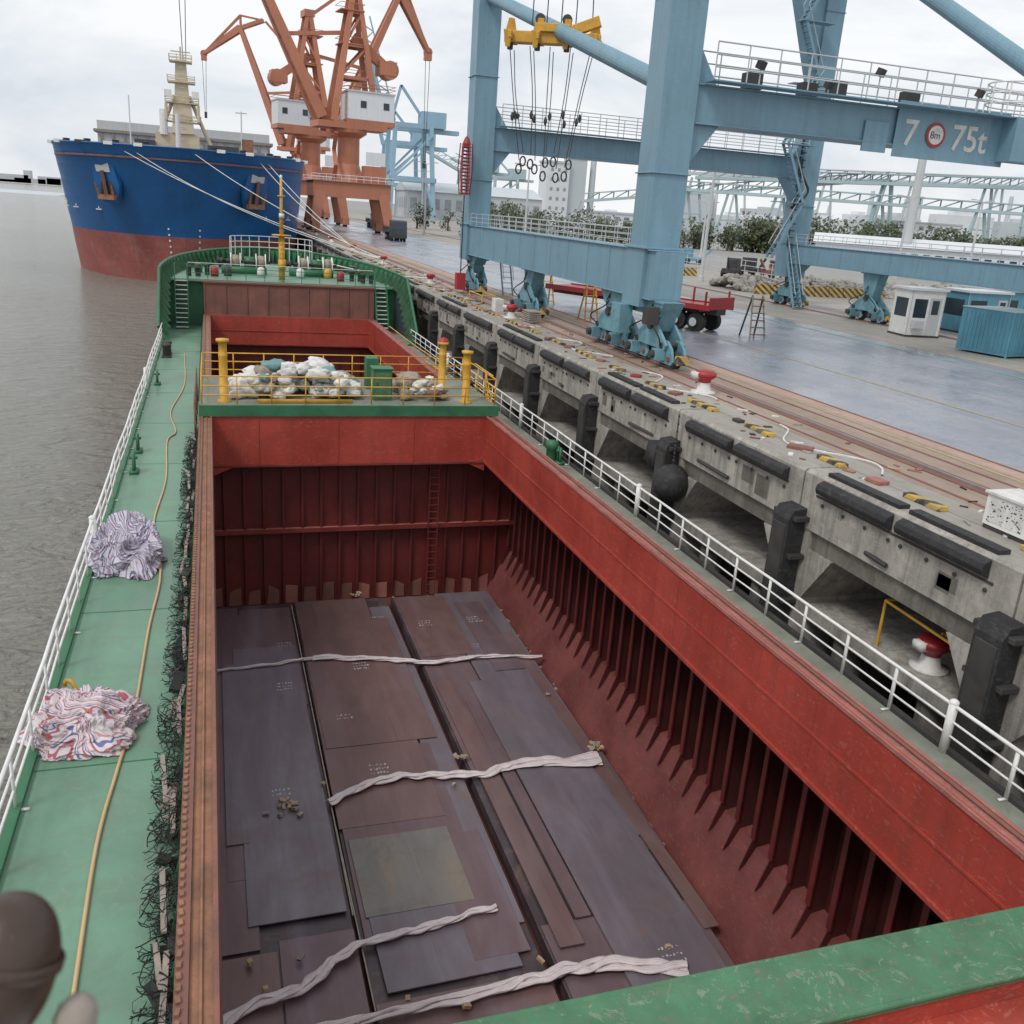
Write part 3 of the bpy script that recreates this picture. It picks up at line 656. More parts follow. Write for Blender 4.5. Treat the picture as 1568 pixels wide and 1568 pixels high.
m=MB()
for p,q in(((14.5,15.8,-1.05),(14.5,15.8,.1)),((16.6,15.9,-1.05),(16.6,15.9,.1)),((14.5,15.8,.1),(16.6,15.9,.1)),((14.5,15.8,.1),(14.5,13.2,.0)),((14.5,13.2,-1.05),(14.5,13.2,0)),((15.2,13.0,-1.0),(16.5,14.6,.3)),((15.0,12.8,-1.0),(15.0,12.8,.2))): m.tube(p,q,.035,'yellow_paint')
m.beam((14.5,12.6,-1.0),(16.4,14.4,.2),.22,.1,'yellow_paint'); m.beam((16.2,12.6,-1.0),(14.9,13.6,.2),.18,.1,'dark_steel')
for i in range(5): m.tube((14.9,13.2+.3*i,-.9+.2*i),(15.5,13.2+.3*i,-.9+.2*i),.025,'yellow_paint')
m.build('yellow_ladder_frame')
# ================================================================= GANTRY CRANE
gc=empty('gantry_crane'); X1,X2,Y1,Y2=17.5,43.0,36.0,64.2; B='crane_blue'
SB={X1:(5.0,6.85),X2:(5.7,7.0)}
m=MB()
for X in(X1,X2):
    a,b=SB[X]
    m.bb(X-.65,X+.65,Y1-1.6,Y2+1.2,a,b,B)
    m.bb(X-.75,X+.75,Y1-1.6,Y2+1.2,b,b+.05,B); m.bb(X-.75,X+.75,Y1-1.6,Y2+1.2,a-.05,a,B)
    for Y in(Y1,Y2):
        m.beam((X,Y,b+.06),(X,Y,34),1.5,1.55,B,1.55,1.6)
        m.bb(X-.95,X+.95,Y-.95,Y+.95,b+.06,b+.14,B)
        m.bb(X-.85,X+.85,Y-.85,Y+.85,4.6,b+.055,B)
        for z in(9.8,16.2,23): m.bb(X-.84,X+.84,Y-.86,Y+.86,z,z+.05,B)
    y=Y1+3
    while y<Y2-2: m.bb(X-.68,X+.68,y,y+.05,a+.01,b-.01,B); y+=2.6
for Y in(Y1,Y2):
    m.bb(X1+.8,X2-.8,Y-.6,Y+.6,11.8,13.15,B); m.bb(X1+.8,X2-.8,Y-.72,Y+.72,13.15,13.21,B); m.bb(X1+.8,X2-.8,Y-.72,Y+.72,11.74,11.8,B)
    for X,s in((X1,1),(X2,-1)):
        m.prism([(X+s*.78,Y-.5,13.2),(X+s*1.7,Y-.5,13.2),(X+s*.78,Y-.5,14.6)],(0,1,0),B)
        m.prism([(X+s*.78,Y-.5,11.75),(X+s*2.0,Y-.5,11.75),(X+s*.78,Y-.5,10.2)],(0,1,0),B)
m.bb(27.7,33.6,Y1-.76,Y1-.73,11.3,13.5,B); m.bb(33.2,42,Y1-1.6,Y1-.7,11.5,13.3,B)
m.bb(26.2,27.4,Y1-.72,Y1-.62,11.4,12.6,B)
m.tube((X1,Y2-.9,20.8),(X1,Y1+.6,13.2),.38,B,20)
m.tube((X2,Y2-.9,27.6),(X2,Y1+.6,13.0),.5,B,20)
m.tube((X1+1,Y1,26),(X2-1,Y1,38),.4,B,16)
m.prism([(X2-.7,Y2-.6,18),(X2-.7,Y2-.6,26),(X2-4,Y2-.6,30),(X2-3,Y2-.6,24)],(0,1.2,0),B)
for X in(X1,X2): m.bb(X-.7,X+.7,Y1,Y2,30,32,B)
m.bb(X1,X2,Y2-.8,Y2+.8,30,32,B)
m.build('frame',gc,False,.03)
m=MB(); G='crane_rail_grey'
def hrail(p,q,h=1.1,n=10,r=.03,mat=G):
    p=Vector(p);q=Vector(q)
    for z in(h,h*.66,h*.33): m.tube(p+Vector((0,0,z)),q+Vector((0,0,z)),r,mat,6)
    for i in range(n+1):
        a=p.lerp(q,i/n); m.tube(a,a+Vector((0,0,h)),r,mat,6)
for Y in(Y1,Y2):
    m.bb(X1+1,X2-1,Y-1.5,Y-.72,13.25,13.3,'crane_blue'); hrail((X1+1,Y-1.5,13.3),(X2-1,Y-1.5,13.3),1.3,17); hrail((X1+1,Y+.7,13.3),(X2-1,Y+.7,13.3),1.3,17)
for X in(X1,X2): zb=SB[X][1]+.05; hrail((X-.7,Y1+1.2,zb),(X-.7,Y2-1.2,zb),.75,18,.02); hrail((X+.7,Y1+1.2,zb),(X+.7,Y2-1.2,zb),.75,18,.02)
for z in(.4,.8,1.2): m.path([(33.4+1.8*math.cos(a),Y1-1.6+1.3*math.sin(a),13.3+z) for a in [2*math.pi*i/24 for i in range(25)]],.035,'white_paint',6)
for i in range(12):
    a=2*math.pi*i/12; m.tube((33.4+1.8*math.cos(a),Y1-1.6+1.3*math.sin(a),13.3),(33.4+1.8*math.cos(a),Y1-1.6+1.3*math.sin(a),14.5),.03,'white_paint',6)
lx,ly=X2-2,Y2-1.2
for z0 in range(6,34,4):
    sgn=1 if (z0//4)%2 else -1
    for dy in(0,-.7): m.beam((lx-1*sgn,ly+dy,z0),(lx+1*sgn,ly+dy,z0+4),.06,.2,B); m.path([(lx-1*sgn,ly+dy,z0+1),(lx+1*sgn,ly+dy,z0+5)],.03,G,6)
    m.bb(lx-1.3,lx+1.3,ly-.8,ly+.1,z0+3.95,z0+4.0,B)
    for i in range(12): m.box((lx+sgn*(-1+2*i/12),ly-.35,z0+4*i/12),(.22,.65,.03),B)
for base in((X1+1.5,Y2-2.5),(X2-1.5,Y2-3.5)):
    for dx in(0,.7):
        m.beam((base[0]+dx,base[1],2.5),(base[0]+dx,base[1]+2.2,6.8),.06,.2,B); m.path([(base[0]+dx,base[1],3.5),(base[0]+dx,base[1]+2.2,7.8)],.03,G,6)
    for i in range(12): m.box((base[0]+.35,base[1]+2.2*i/12,2.6+4.1*i/12),(.66,.22,.03),B)
for (x,y,z) in((20.5,Y1-1.4,14.0),(26,Y1-1.4,14.3),(31,Y1-1.5,14.0),(24,Y1-.9,13.7),(19.6,Y2-1,14.0)):
    m.box((x,y,z),(.38,.22,.3),'dark_steel',.4,.4); m.tube((x,y,13.3),(x,y,z),.03,G)
for (x,z) in((21,13.6),(25,13.7),(28.7,13.65),(23.6,13.5)): m.box((x,Y1,z),(.7,.5,.6),random.choice(['far_grey','container_blue','dark_steel']))
for i in range(18): 
    z=7+i*.5; m.tube((X2-1.3,Y2-1.1,z),(X2-1.0,Y2-1.4,z),.04,'dark_steel',5)
m.tube((X2-1.3,Y2-1.15,6.5),(X2-1.3,Y2-1.15,16),.06,'dark_steel')
m.path(catmull([(X2-1.4,Y2-1.3,12.5),(X2-.9,Y2-1.5,11.6),(X2-.4,Y2-1.4,10.9),(X2-.9,Y2-1.5,10.2),(X2-1.6,Y2-1.3,9.6)],6),.09,'dark_steel',6)
m.build('walkway_railing',gc)
m=MB(); BG='crane_bogie'
def bogie(X,Y,top):
    m.prism([(X-.35,Y-.9,top),(X-.35,Y+.9,top),(X-.35,Y+.35,3.75),(X-.35,Y-.35,3.75)],(.7,0,0),BG)
    m.bb(X-.5,X+.5,Y-.95,Y+.95,top-.08,top-.005,BG)
    m.tube((X-.55,Y,4.0),(X+.55,Y,4.0),.2,'dark_steel',14)
    for sx in(-.45,.33): m.prism([(X+sx,Y-1.5,3.35),(X+sx,Y-.5,4.05),(X+sx,Y+.5,4.05),(X+sx,Y+1.5,3.35),(X+sx,Y+1.4,3.15),(X+sx,Y-1.4,3.15)],(.12,0,0),BG)
    for s in(-1,1):
        yc=Y+s*1.15
        m.tube((X-.5,yc,3.3),(X+.5,yc,3.3),.13,'dark_steel',12)
        for dx in(-.32,.22): m.prism([(X+dx,yc-.85,2.75),(X+dx,yc-.6,3.25),(X+dx,yc-.2,3.5),(X+dx,yc+.2,3.5),(X+dx,yc+.6,3.25),(X+dx,yc+.85,2.75),(X+dx,yc+.7,2.6),(X+dx,yc-.7,2.6)],(.1,0,0),BG)
        for w in(-.48,.48): 
            m.tube((X-.12,yc+w,2.78),(X+.12,yc+w,2.78),.33,'dark_steel',20); m.tube((X-.38,yc+w,2.82),(X+.38,yc+w,2.82),.12,'rust_brown',10)
        m.box((X-.55,yc,2.95),(.45,.4,.45),BG); m.tube((X-.95,yc,2.95),(X-.55,yc,2.95),.16,'dark_steel',12)
        m.path(catmull([(X-.5,yc,3.3),(X-.75,yc+.2*s,3.7),(X-.6,Y,4.3),(X-.45,Y,4.8)],5),.035,'rope_dark',5)
    for s in(-1,1): m.box((X,Y+s*2.15,2.85),(.5,.25,.35),'hazard')
for X in(X1,X2):
    for Y in(34.6,39.0,51 if X==X1 else 54,63.6): bogie(X,Y,SB[X][0]-.05)
for X in(X1,X2):
    a=SB[X][0]-.055
    m.prism([(X-.45,33.6,a),(X-.45,40.2,a),(X-.45,39.6,a-.6),(X-.45,34,a-.6)],(.9,0,0),BG)
    m.prism([(X-.4,62,a),(X-.4,65.4,a),(X-.4,64.6,a-.6),(X-.4,62.8,a-.6)],(.8,0,0),BG)
m.box((16.6,36.6,4.0),(.6,.9,1.2),BG); m.box((16.7,34.0,4.4),(.5,.5,.7),'dark_steel')
m.build('bogies',gc,False,.012)
m=MB()
for i in range(14):
    m.lathe((16.2,Y2-1.4,8.9+i*.22),[(.28,-.05),(.34,0),(.28,.05),(.22,0),(.28,-.05)],'crane_red',12)
m.lathe((16.2,Y2-1.4,12.0),[(0,.5),(.16,.3),(.27,0),(.25,-.3)],'crane_red',14)
for a in range(6): m.path([(16.2+.4*math.cos(a),Y2-1.4+.4*math.sin(a),12),(16.2+.5*math.cos(a),Y2-1.4+.5*math.sin(a),10.5),(16.2+.35*math.cos(a),Y2-1.4+.35*math.sin(a),8.8)],.04,'crane_red',6)
m.path([(16.2,Y2-1.4,8.8),(16.2,Y2-1.4,3.6)],.04,'dark_steel'); m.box((16.2,Y2-1.4,3.2),(.6,.6,1.1),'red_lorry')
m.build('cable_guide',gc)
m=MB(); S='yellow_paint'; cx,cy,cz=17.2,50,16.6
d=Vector((2.25,-1.1,0)).normalized(); per=Vector((-d.y,d.x,0))
c=Vector((cx,cy,cz))
m.beam(c-d*2.5,c+d*2.5,.55,.55,S); m.beam(c-d*2.5+per*1.0,c+d*2.5+per*1.0,.2,.35,S)
for s in(-1,-.35,.35,1):
    p=c+d*2.2*s; m.beam(p-per*.9,p+per*1.4,.35,.35,S)
    m.prism([p-per*.9+Vector((-.25,0,.2)),p-per*.9+Vector((.25,0,.2)),p-per*.9+Vector((.12,0,-.6)),p-per*.9+Vector((-.12,0,-.6))],per*.1,S)
    m.prism([p+Vector((-.3,0,.25)),p+Vector((.3,0,.25)),p+Vector((.15,0,.9)),p+Vector((-.15,0,.9))],per*.15,S)
    m.tube(p+Vector((0,0,-.2)),p+Vector((0,0,-.6)),.16,'dark_steel',10)
m.beam(c+d*.8+Vector((0,0,.3)),c+d*2.4+Vector((0,0,.9)),.5,.5,S)
m.beam(c-d*.9+Vector((0,0,.45)),c+d*.9+Vector((0,0,.45)),.9,.4,S)
for s in(-.7,.7): m.lathe(c+d*s+Vector((0,0,.9))-per*.1,[(0,0),(.26,0),(.26,.2),(0,.2)],'dark_steel',14,tuple(per)); m.box(c+d*s+Vector((0,0,.7)),(.3,.5,.4),S)
m.build('spreader_beam',gc,False,.03)
m=MB()
for i in range(4):
    p=c+d*(-1.1+.75*i); m.path([p+Vector((0,0,.6)),p+Vector((0,0,20))],.03,'dark_steel',5)
m.path([c+d*2+Vector((0,0,.9)),c+d*1.2+Vector((0,0,20))],.03,'dark_steel',5)
random.seed(3)
for i in range(10):
    s=-1+2*(i//2)/4; p=c+d*2.1*s+per*(.8 if i%2 else -.7)+Vector((0,0,-.5)); e=c+d*(1.35*s*.9+U(-.15,.15))+per*(.3 if i%2 else -.3)+Vector((0,0,-5.5-.9*R()))
    mid=p.lerp(e,.45)+Vector((U(-.12,.12),U(-.12,.12),0))
    m.path(catmull([p,mid,e],8),.024,'dark_steel',5)
    m.lathe(mid+Vector((0,0,-.9)),[(.05,-.2),(.11,0),(.05,.2)],'dark_steel',8)
    m.path([e+Vector((.15*math.sin(a),0,-.2-.24*(1-math.cos(a))/1.0)) for a in [2*math.pi*k/14 for k in range(15)]],.045,'dark_steel',6)
m.build('lifting_slings',gc,True)
def text(name,s,loc,size,mat,par=None,rz=0,ext=.004):
    cu=bpy.data.curves.new(name,'FONT'); cu.body=s; cu.size=size; cu.extrude=ext; cu.offset=.02 if size>1 else 0; cu.materials.append(MATS[mat])
    o=bpy.data.objects.new(name,cu); scene.collection.objects.link(o); o.location=loc; o.rotation_euler=(math.pi/2,0,rz)
    if par: o.parent=par
    return o
text('crane_number','7',(28.1,Y1-.775,11.8),1.45,'bag_white',gc); text('load_marking','75t',(30.6,Y1-.775,11.8),1.45,'bag_white',gc)
m=MB(); m.lathe((29.75,Y1-.79,12.3),[(0,0),(.5,0),(.5,.02),(0,.02)],'red_lorry',28,(0,-1,0)); m.lathe((29.75,Y1-.815,12.3),[(0,0),(.38,0),(.38,.01),(0,.01)],'bag_white',28,(0,-1,0)); m.build('height_sign',gc)
text('height_sign_text','8m',(29.45,Y1-.83,12.15),.42,'dark_steel',gc)
# ================================================================= BULK CARRIER
bk=empty('bulk_carrier'); BXc=-3.2; HB=16.2; TOPZ=12.5
def bb_(z,d):
    s=(z+4.2)/17.4; s=max(0,min(1.02,s)); L=30-13*s; t=min(1,d/L); return HB*(1-(1-t)**(2.0+.6*s))**(.62)
def tipy(z): s=max(0,(z+4.2)/17.4); return 133.5-7.5*s**1.4
zl=[-6,-4.2,-2,0,1.8,2.2,4,6,8,10,11.5,TOPZ]
ds=[0,.15,.5,1,1.7,2.6,3.8,5.2,7,9,11.5,14.5,18,22,27,33,60,190]
m=MB()
for sgn in(-1,1):
    for zi in range(len(zl)-1):
        vs=[];fs=[]
        for z in(zl[zi],zl[zi+1]):
            for dd in ds: vs.append((BXc+sgn*bb_(z,dd),tipy(z)+dd,z))
        n=len(ds)
        for i in range(n-1): fs.append((i,i+1,n+i+1,n+i))
        m.add(vs,fs,'hull_red' if zl[zi]<1.8 else 'hull_blue')
o=m.build('hull',bk,True)
m=MB()
z=TOPZ-1; poly=[(BXc-bb_(z,dd),tipy(z)+dd,z-.3) for dd in ds]+[(BXc+bb_(z,dd),tipy(z)+dd,z-.3) for dd in reversed(ds)]
m.prism(poly,(0,0,-.2),'rust_brown')
for sgn in(-1,1): m.path([(BXc+sgn*bb_(TOPZ,dd),tipy(TOPZ)+dd,TOPZ) for dd in ds],.12,'hull_blue',6)
m.build('deck',bk)
m=MB()
for sgn in(-1,1):
    for dd in(1,2.6,5.2,9,14.5,18):
        x=BXc+sgn*bb_(TOPZ,dd); y=tipy(TOPZ)+dd
        m.box((x,y,TOPZ+.05),(1.0,.7,.4),'white_paint' if dd!=5.2 else 'dark_steel')
        m.lathe((x-sgn*.8,y+1,TOPZ-1.2),[(.4,0),(.4,1.6),(.5,1.65),(0,1.7)],'dark_steel',10)
    z=8.0; dd=3.6
    x=BXc+sgn*bb_(z,dd); y=tipy(z)+dd; nrm=Vector((sgn*.62,-.74,-.25)).normalized(); a=Vector((nrm.y,-nrm.x,0)).normalized()*1.0; up=nrm.cross(a).normalized(); up=up if up.z>0 else -up
    c0=Vector((x,y,z))
    m.prism([c0+a*-1.6+up*3.0,c0+a*1.6+up*3.0,c0+a*2.0-up*.2,c0+a*1.2-up*2.4,c0-a*1.2-up*2.4,c0-a*2.0-up*.2],nrm*.5,'hull_blue')
    m.prism([c0+nrm*.45+a*-.8+up*.2,c0+nrm*.45+a*.8+up*.2,c0+nrm*.45+a*1.4-up*2,c0+nrm*.45-a*1.4-up*2],nrm*.15,'own_hull')
    m.beam(c0+nrm*.8+up*1.6,c0+nrm*.95-up*1.6,.4,.4,'rust_brown'); m.beam(c0+nrm*.9-up*1.6-a*1.3,c0+nrm*.9-up*1.6+a*1.3,.6,.6,'rust_orange')
    for s in(-1,1): m.beam(c0+nrm*.95-up*1.5+a*1.1*s,c0+nrm*1.1+up*.2+a*1.35*s,.35,.35,'rust_orange',.1,.1)
    m.prism([c0+up*1.4-a*1.1+nrm*.5,c0+up*1.4+a*1.1+nrm*.5,c0+up*3.1+a*1.1+nrm*.5,c0+up*3.1-a*1.1+nrm*.5],nrm*.1,'far_grey')
    for dd in(6,11,16): 
        x=BXc+sgn*bb_(4.5,dd); y=tipy(4.5)+dd
        m.box((x+sgn*.08,y-.12,4.6),(.9,.15,.12),'bag_white',sgn*.6); m.box((x+sgn*.08,y-.12,5.1),(.12,.15,.8),'bag_white',sgn*.6)
for i in range(9):
    z=-3.2+i*.75; 
    for sg in(-1,1):
        x=BXc+sg*bb_(z,.35); m.box((x+sg*.02,tipy(z)+.33,z),(.22,.06,.22),'bag_white',sg*.5)
m.build('bow_fittings',bk)
m=MB()
m.bb(-15.4,9.2,158,175,11.4,16.6,'far_grey'); m.bb(-15.9,9.7,157.6,175.4,15.0,15.4,'grey_steel'); m.bb(-14,8,150,156,11.4,13.6,'grey_steel')
x=-15
while x<9: m.bb(x,x+.25,157.7,158,12,15,'grey_steel'); x+=1.6
m.bb(-16,10,190,230,11.4,16,'grey_steel')
m.bb(-6.5,-1.0,139,142,11.3,14.8,'cream'); 
m.bb(-9,-6.5,137,139,11.3,13.6,'own_hull'); m.bb(0,4,138,140,11.3,13.6,'own_hull'); m.bb(4.5,6,140,141,11.3,14.8,'rust_orange')
m.build('hatch_covers',bk)
m=MB()
C='cream'
m.beam((-3,140,14.8),(-3,140,18.6),2.8,2.4,C,2.2,1.8); m.beam((-3,140,18.6),(-3,140,23.8),1.9,1.6,C,1.3,1.1)
for z,w in((16.2,4.6),(18.5,4.2),(21.0,3.4),(23.5,2.8)):
    m.bb(-3-w/2,-3+w/2,138.8,141.2,z,z+.12,C)
    for zz in(.4,.8): m.path([(-3-w/2,138.8,z+zz),(-3+w/2,138.8,z+zz),(-3+w/2,141.2,z+zz),(-3-w/2,141.2,z+zz),(-3-w/2,138.8,z+zz)],.05,C,5)
    for xx in(-1,-.33,.33,1): m.tube((-3+xx*w/2,138.8,z),(-3+xx*w/2,138.8,z+.9),.05,C,5)
for s in(-1,1): m.tube((-3+s*4.2,140,11.7),(-3+s*.9,140,19.5),.25,C,8); m.box((-3+s*1.7,138.6,19.6),(.9,.6,.8),'white_paint'); m.tube((-3+s*2,138.7,16.3),(-3+s*2,138.7,18.4),.2,C)
m.tube((-3,140,23.8),(-3,140,25.4),.12,C); m.tube((-4.2,140,24.8),(-1.8,140,24.8),.08,C); m.tube((-5.4,139,14.5),(-5.4,139,17.6),.5,'white_paint',10)
m.tube((-3.6,136.5,11.7),(-3.6,136.5,17),.35,'far_white',10,.28); m.tube((-9.2,134,11.7),(-9.2,134,18.5),.08,'far_white'); m.tube((4.8,150,11.7),(4.8,150,19),.1,'far_white'); m.tube((4,150,18.8),(5.6,150,18.8),.08,'far_white')
for i in range(12): m.tube((-3.3,138.7,14+i*.8),(-2.7,138.7,14+i*.8),.04,C,4)
m.build('foremast',bk)
m=MB()
def sag(p,q,s,r=.045,n=20,mat='bag_white'):
    p=Vector(p);q=Vector(q); m.path([p.lerp(q,i/n)-Vector((0,0,4*s*(i/n)*(1-i/n))) for i in range(n+1)],r,mat,5)
sag((BXc-8,131,TOPZ),(15.6,90,2.8),1.0); sag((BXc-6.5,130.5,TOPZ),(15.6,89.6,2.8),1.4); sag((BXc+1,128.5,TOPZ),(15.6,89.9,2.8),.8); sag((BXc+10,133,TOPZ),(15.6,110.6,2.8),.5); sag((BXc+9,132,TOPZ),(15.6,110.3,2.8),.8)
sag((8.5,81,3.0),(15.6,69.5,2.8),.3,.05); sag((10.5,76,3.0),(15.6,90,2.8),.4,.05)
m.build('mooring_lines')
# ================================================================= ORANGE PORTAL CRANES
def portal_crane(name,X,Y,s,ang,O='crane_orange',boom_el=1.05,jib=-.55,colh=5.2):
    e=empty(name); m=MB(); z=GZ
    for sx in(-1,1):
        for sy in(-1,1):
            m.beam((X+sx*6.3*s,Y+sy*5.5*s,z+1.5),(X+sx*5.3*s,Y+sy*4.6*s,z+7*s),1.5*s,1.5*s,O,1.9*s,1.9*s)
            m.box((X+sx*6.3*s,Y+sy*5.5*s,z+1.1),(1.3*s,4*s,1.4),O)
            for w in(-1.2,0,1.2): m.tube((X+sx*6.3*s-.3,Y+sy*5.5*s+w*s,z+.4),(X+sx*6.3*s+.3,Y+sy*5.5*s+w*s,z+.4),.4,'dark_steel',12)
    m.bb(X-6.6*s,X+6.6*s,Y-5.6*s,Y-3.4*s,z+5.8*s,z+8.3*s,O); m.bb(X-6.6*s,X+6.6*s,Y+3.4*s,Y+5.6*s,z+5.8*s,z+8.3*s,O)
    m.bb(X-6.6*s,X-4.4*s,Y-3.4*s,Y+3.4*s,z+5.85*s,z+8.25*s,O); m.bb(X+4.4*s,X+6.6*s,Y-3.4*s,Y+3.4*s,z+5.85*s,z+8.25*s,O)
    P=z+8.4*s
    m.bb(X-6.9*s,X+6.9*s,Y-5.9*s,Y+5.9*s,z+8.3*s,P,O)
    m.lathe((X,Y,P),[(3.4*s,0),(2.4*s,1.5*s),(1.9*s,3*s),(1.9*s,(colh+2)*s),(3.1*s,(colh+2.8)*s),(3.2*s,(colh+3.4)*s),(0,(colh+3.4)*s)],O,16)
    m.bb(X+2*s,X+5.8*s,Y-5*s,Y-2*s,P+.02,P+2.8*s,O); m.bb(X+2.3*s,X+5.6*s,Y-5.05*s,Y-4.9*s,P+2.9*s,P+5*s,'far_white')
    for zz in(.5,1.0): m.path([(X-6.9*s,Y-5.9*s,P+zz),(X+6.9*s,Y-5.9*s,P+zz),(X+6.9*s,Y+5.9*s,P+zz)],.05,'far_white',4)
    for i in range(12): m.tube((X-6.9*s+i*1.25*s,Y-5.9*s,P),(X-6.9*s+i*1.25*s,Y-5.9*s,P+1),.04,'far_white',4)
    for i in range(3):
        sg=1 if i%2 else -1; m.beam((X-2.6*s,Y-2.4*s-1.4*sg,P+i*2.6),(X-2.6*s,Y-2.4*s+1.4*sg,P+(i+1)*2.6),.7,.15,O)
    m.build('portal_base',e,False)
    m=MB(); ca,sa=math.cos(ang),math.sin(ang); pz=P+(colh+3.4)*s
    f=lambda u,v,w:(X+(u*ca-v*sa)*s,Y+(u*sa+v*ca)*s,pz+w*s)
    m.box(f(0,0,.5),(12*s,6*s,1*s),O,ang)
    m.box(f(-3.2,0,3.6),(8*s,5.6*s,4.6*s),'far_white',ang); m.box(f(-3.2,0,1.2),(8.3*s,5.9*s,.8*s),O,ang); m.box(f(-3.2,0,6.0),(8.3*s,5.9*s,.25*s),'far_grey',ang)
    for wx in(-5.8,-1.8):
        for sy in(-1,1): m.box(f(wx,sy*2.82,4.0),(1.0*s,.06*s,1.1*s),'glass',ang)
    for zz in(.5,1): m.path([f(-7.4,-2.9,6.2+zz/s),f(1,-2.9,6.2+zz/s),f(1,2.9,6.2+zz/s),f(-7.4,2.9,6.2+zz/s),f(-7.4,-2.9,6.2+zz/s)],.05,O,4)
    m.box(f(4.6,-3,1.8),(2.4*s,2.2*s,3*s),O,ang); m.box(f(5.2,-3,2.2),(1.7*s,2.3*s,1.6*s),'glass',ang)
    for sy in(-1,1):
        m.beam(f(3.2,sy*2.3,1),f(-.4,sy*1.2,22),1.1*s,1.2*s,O,.8*s,.8*s); m.beam(f(-3.5,sy*2.3,6),f(-.9,sy*1.2,22),.9*s,1.0*s,O,.7*s,.7*s)
        for w in(8,13,18): m.beam(f(lerp(3.2,-.4,(w-1)/21),sy*lerp(2.3,1.2,w/22),w),f(lerp(-3.5,-.9,(w-7)/15),sy*lerp(2.3,1.2,w/22),w),.5*s,.5*s,O)
        m.beam(f(2.0,sy*2.0,8),f(-2.6,sy*1.8,13),.35*s,.35*s,O); m.beam(f(1.2,sy*1.8,13),f(-1.6,sy*1.5,18),.35*s,.35*s,O)
    for w in(8.2,13.2,18.2):
        m.box(f(0,0,w),(4*s,4*s,.15*s),O,ang)
        m.path([f(-2,-2,w+1),f(2,-2,w+1),f(2,2,w+1),f(-2,2,w+1),f(-2,-2,w+1)],.05,O,4)
    m.box(f(-.6,0,22),(2*s,3.4*s,1.2*s),O,ang)
    m.beam(f(-.5,0,14.5),f(-6.2,0,10.5),1.1*s,1.6*s,O); m.box(f(-6.4,0,10.2),(3.0*s,3.0*s,2.2*s),O,ang); m.lathe(f(-6.8,-1.4,10),[(0,0),(1.5*s,0),(1.5*s,2.8*s),(0,2.8*s)],O,16,(-sa,ca,0))
    L=30; bx,bz=L*math.cos(boom_el),L*math.sin(boom_el)
    for sy in(-1,1): m.beam(f(5,sy*1.8,1.5),f(5+bx,sy*.7,1.5+bz),1.1*s,1.7*s,O,.7*s,1.0*s)
    for i in range(1,13):
        t=i/13; t2=(i+1)/13; m.beam(f(5+bx*t,1.8-1.1*t,1.5+bz*t),f(5+bx*t2,-(1.8-1.1*t2),1.5+bz*t2),.3*s,.3*s,O); m.beam(f(5+bx*t,1.8-1.1*t,1.5+bz*t),f(5+bx*t,-(1.8-1.1*t),1.5+bz*t),.3*s,.3*s,O)
    m.beam(f(-.5,0,21.5),f(5+bx*.95-6,0,1.5+bz+2),.5*s,.6*s,O)
    m.beam(f(0.5,0,15),f(5+bx*.45,0,1.5+bz*.45),.5*s,.6*s,O)
    tip=f(5+bx+12*math.cos(jib),0,1.5+bz+12*math.sin(jib)); back=f(5+bx-6,0,1.5+bz+2.2); mid=f(5+bx,0,1.5+bz)
    for sy in(-.6,.6): 
        off=Vector((-sa*sy*s,ca*sy*s,0)); m.beam(Vector(back)+off,Vector(mid)+off,.5*s,.9*s,O); m.beam(Vector(mid)+off,Vector(tip)+off,.7*s,1.7*s,O,.35*s,.7*s)
        m.beam(Vector(mid)+off+Vector((0,0,3*s)),Vector(tip)+off,.3*s,.3*s,O); m.beam(Vector(mid)+off+Vector((0,0,3*s)),Vector(back)+off,.3*s,.3*s,O); m.beam(Vector(mid)+off,Vector(mid)+off+Vector((0,0,3*s)),.3*s,.3*s,O)
    tv=Vector(tip); m.lathe(tv+Vector((0,-.5,0)),[(0,0),(.9*s,0),(.9*s,.9),(0,.9)],O,14,(0,1,0)); m.box(tv-Vector((0,0,1)),(1.5*s,1.4*s,1.2*s),O)
    for q in(-.5,.5): m.path([tv+Vector((q,0,-.5)),tv+Vector((q*.3,0,-14 if ang>1.5 else -22))],.06,'dark_steel',4)
    m.box(tv-Vector((0,0,15 if ang>1.5 else 23)),(.7,.7,1.6),'dark_steel')
    m.build('slewing_upperworks',e); return e
portal_crane('harbour_crane',23.3,172,1.0,math.pi+.12,boom_el=1.10,jib=-.85)
portal_crane('harbour_crane.001',21.0,214,1.05,.15,boom_el=1.12,jib=-1.0)
portal_crane('harbour_crane.002',24.5,275,1.0,math.pi-.3,boom_el=1.2,jib=-.6)
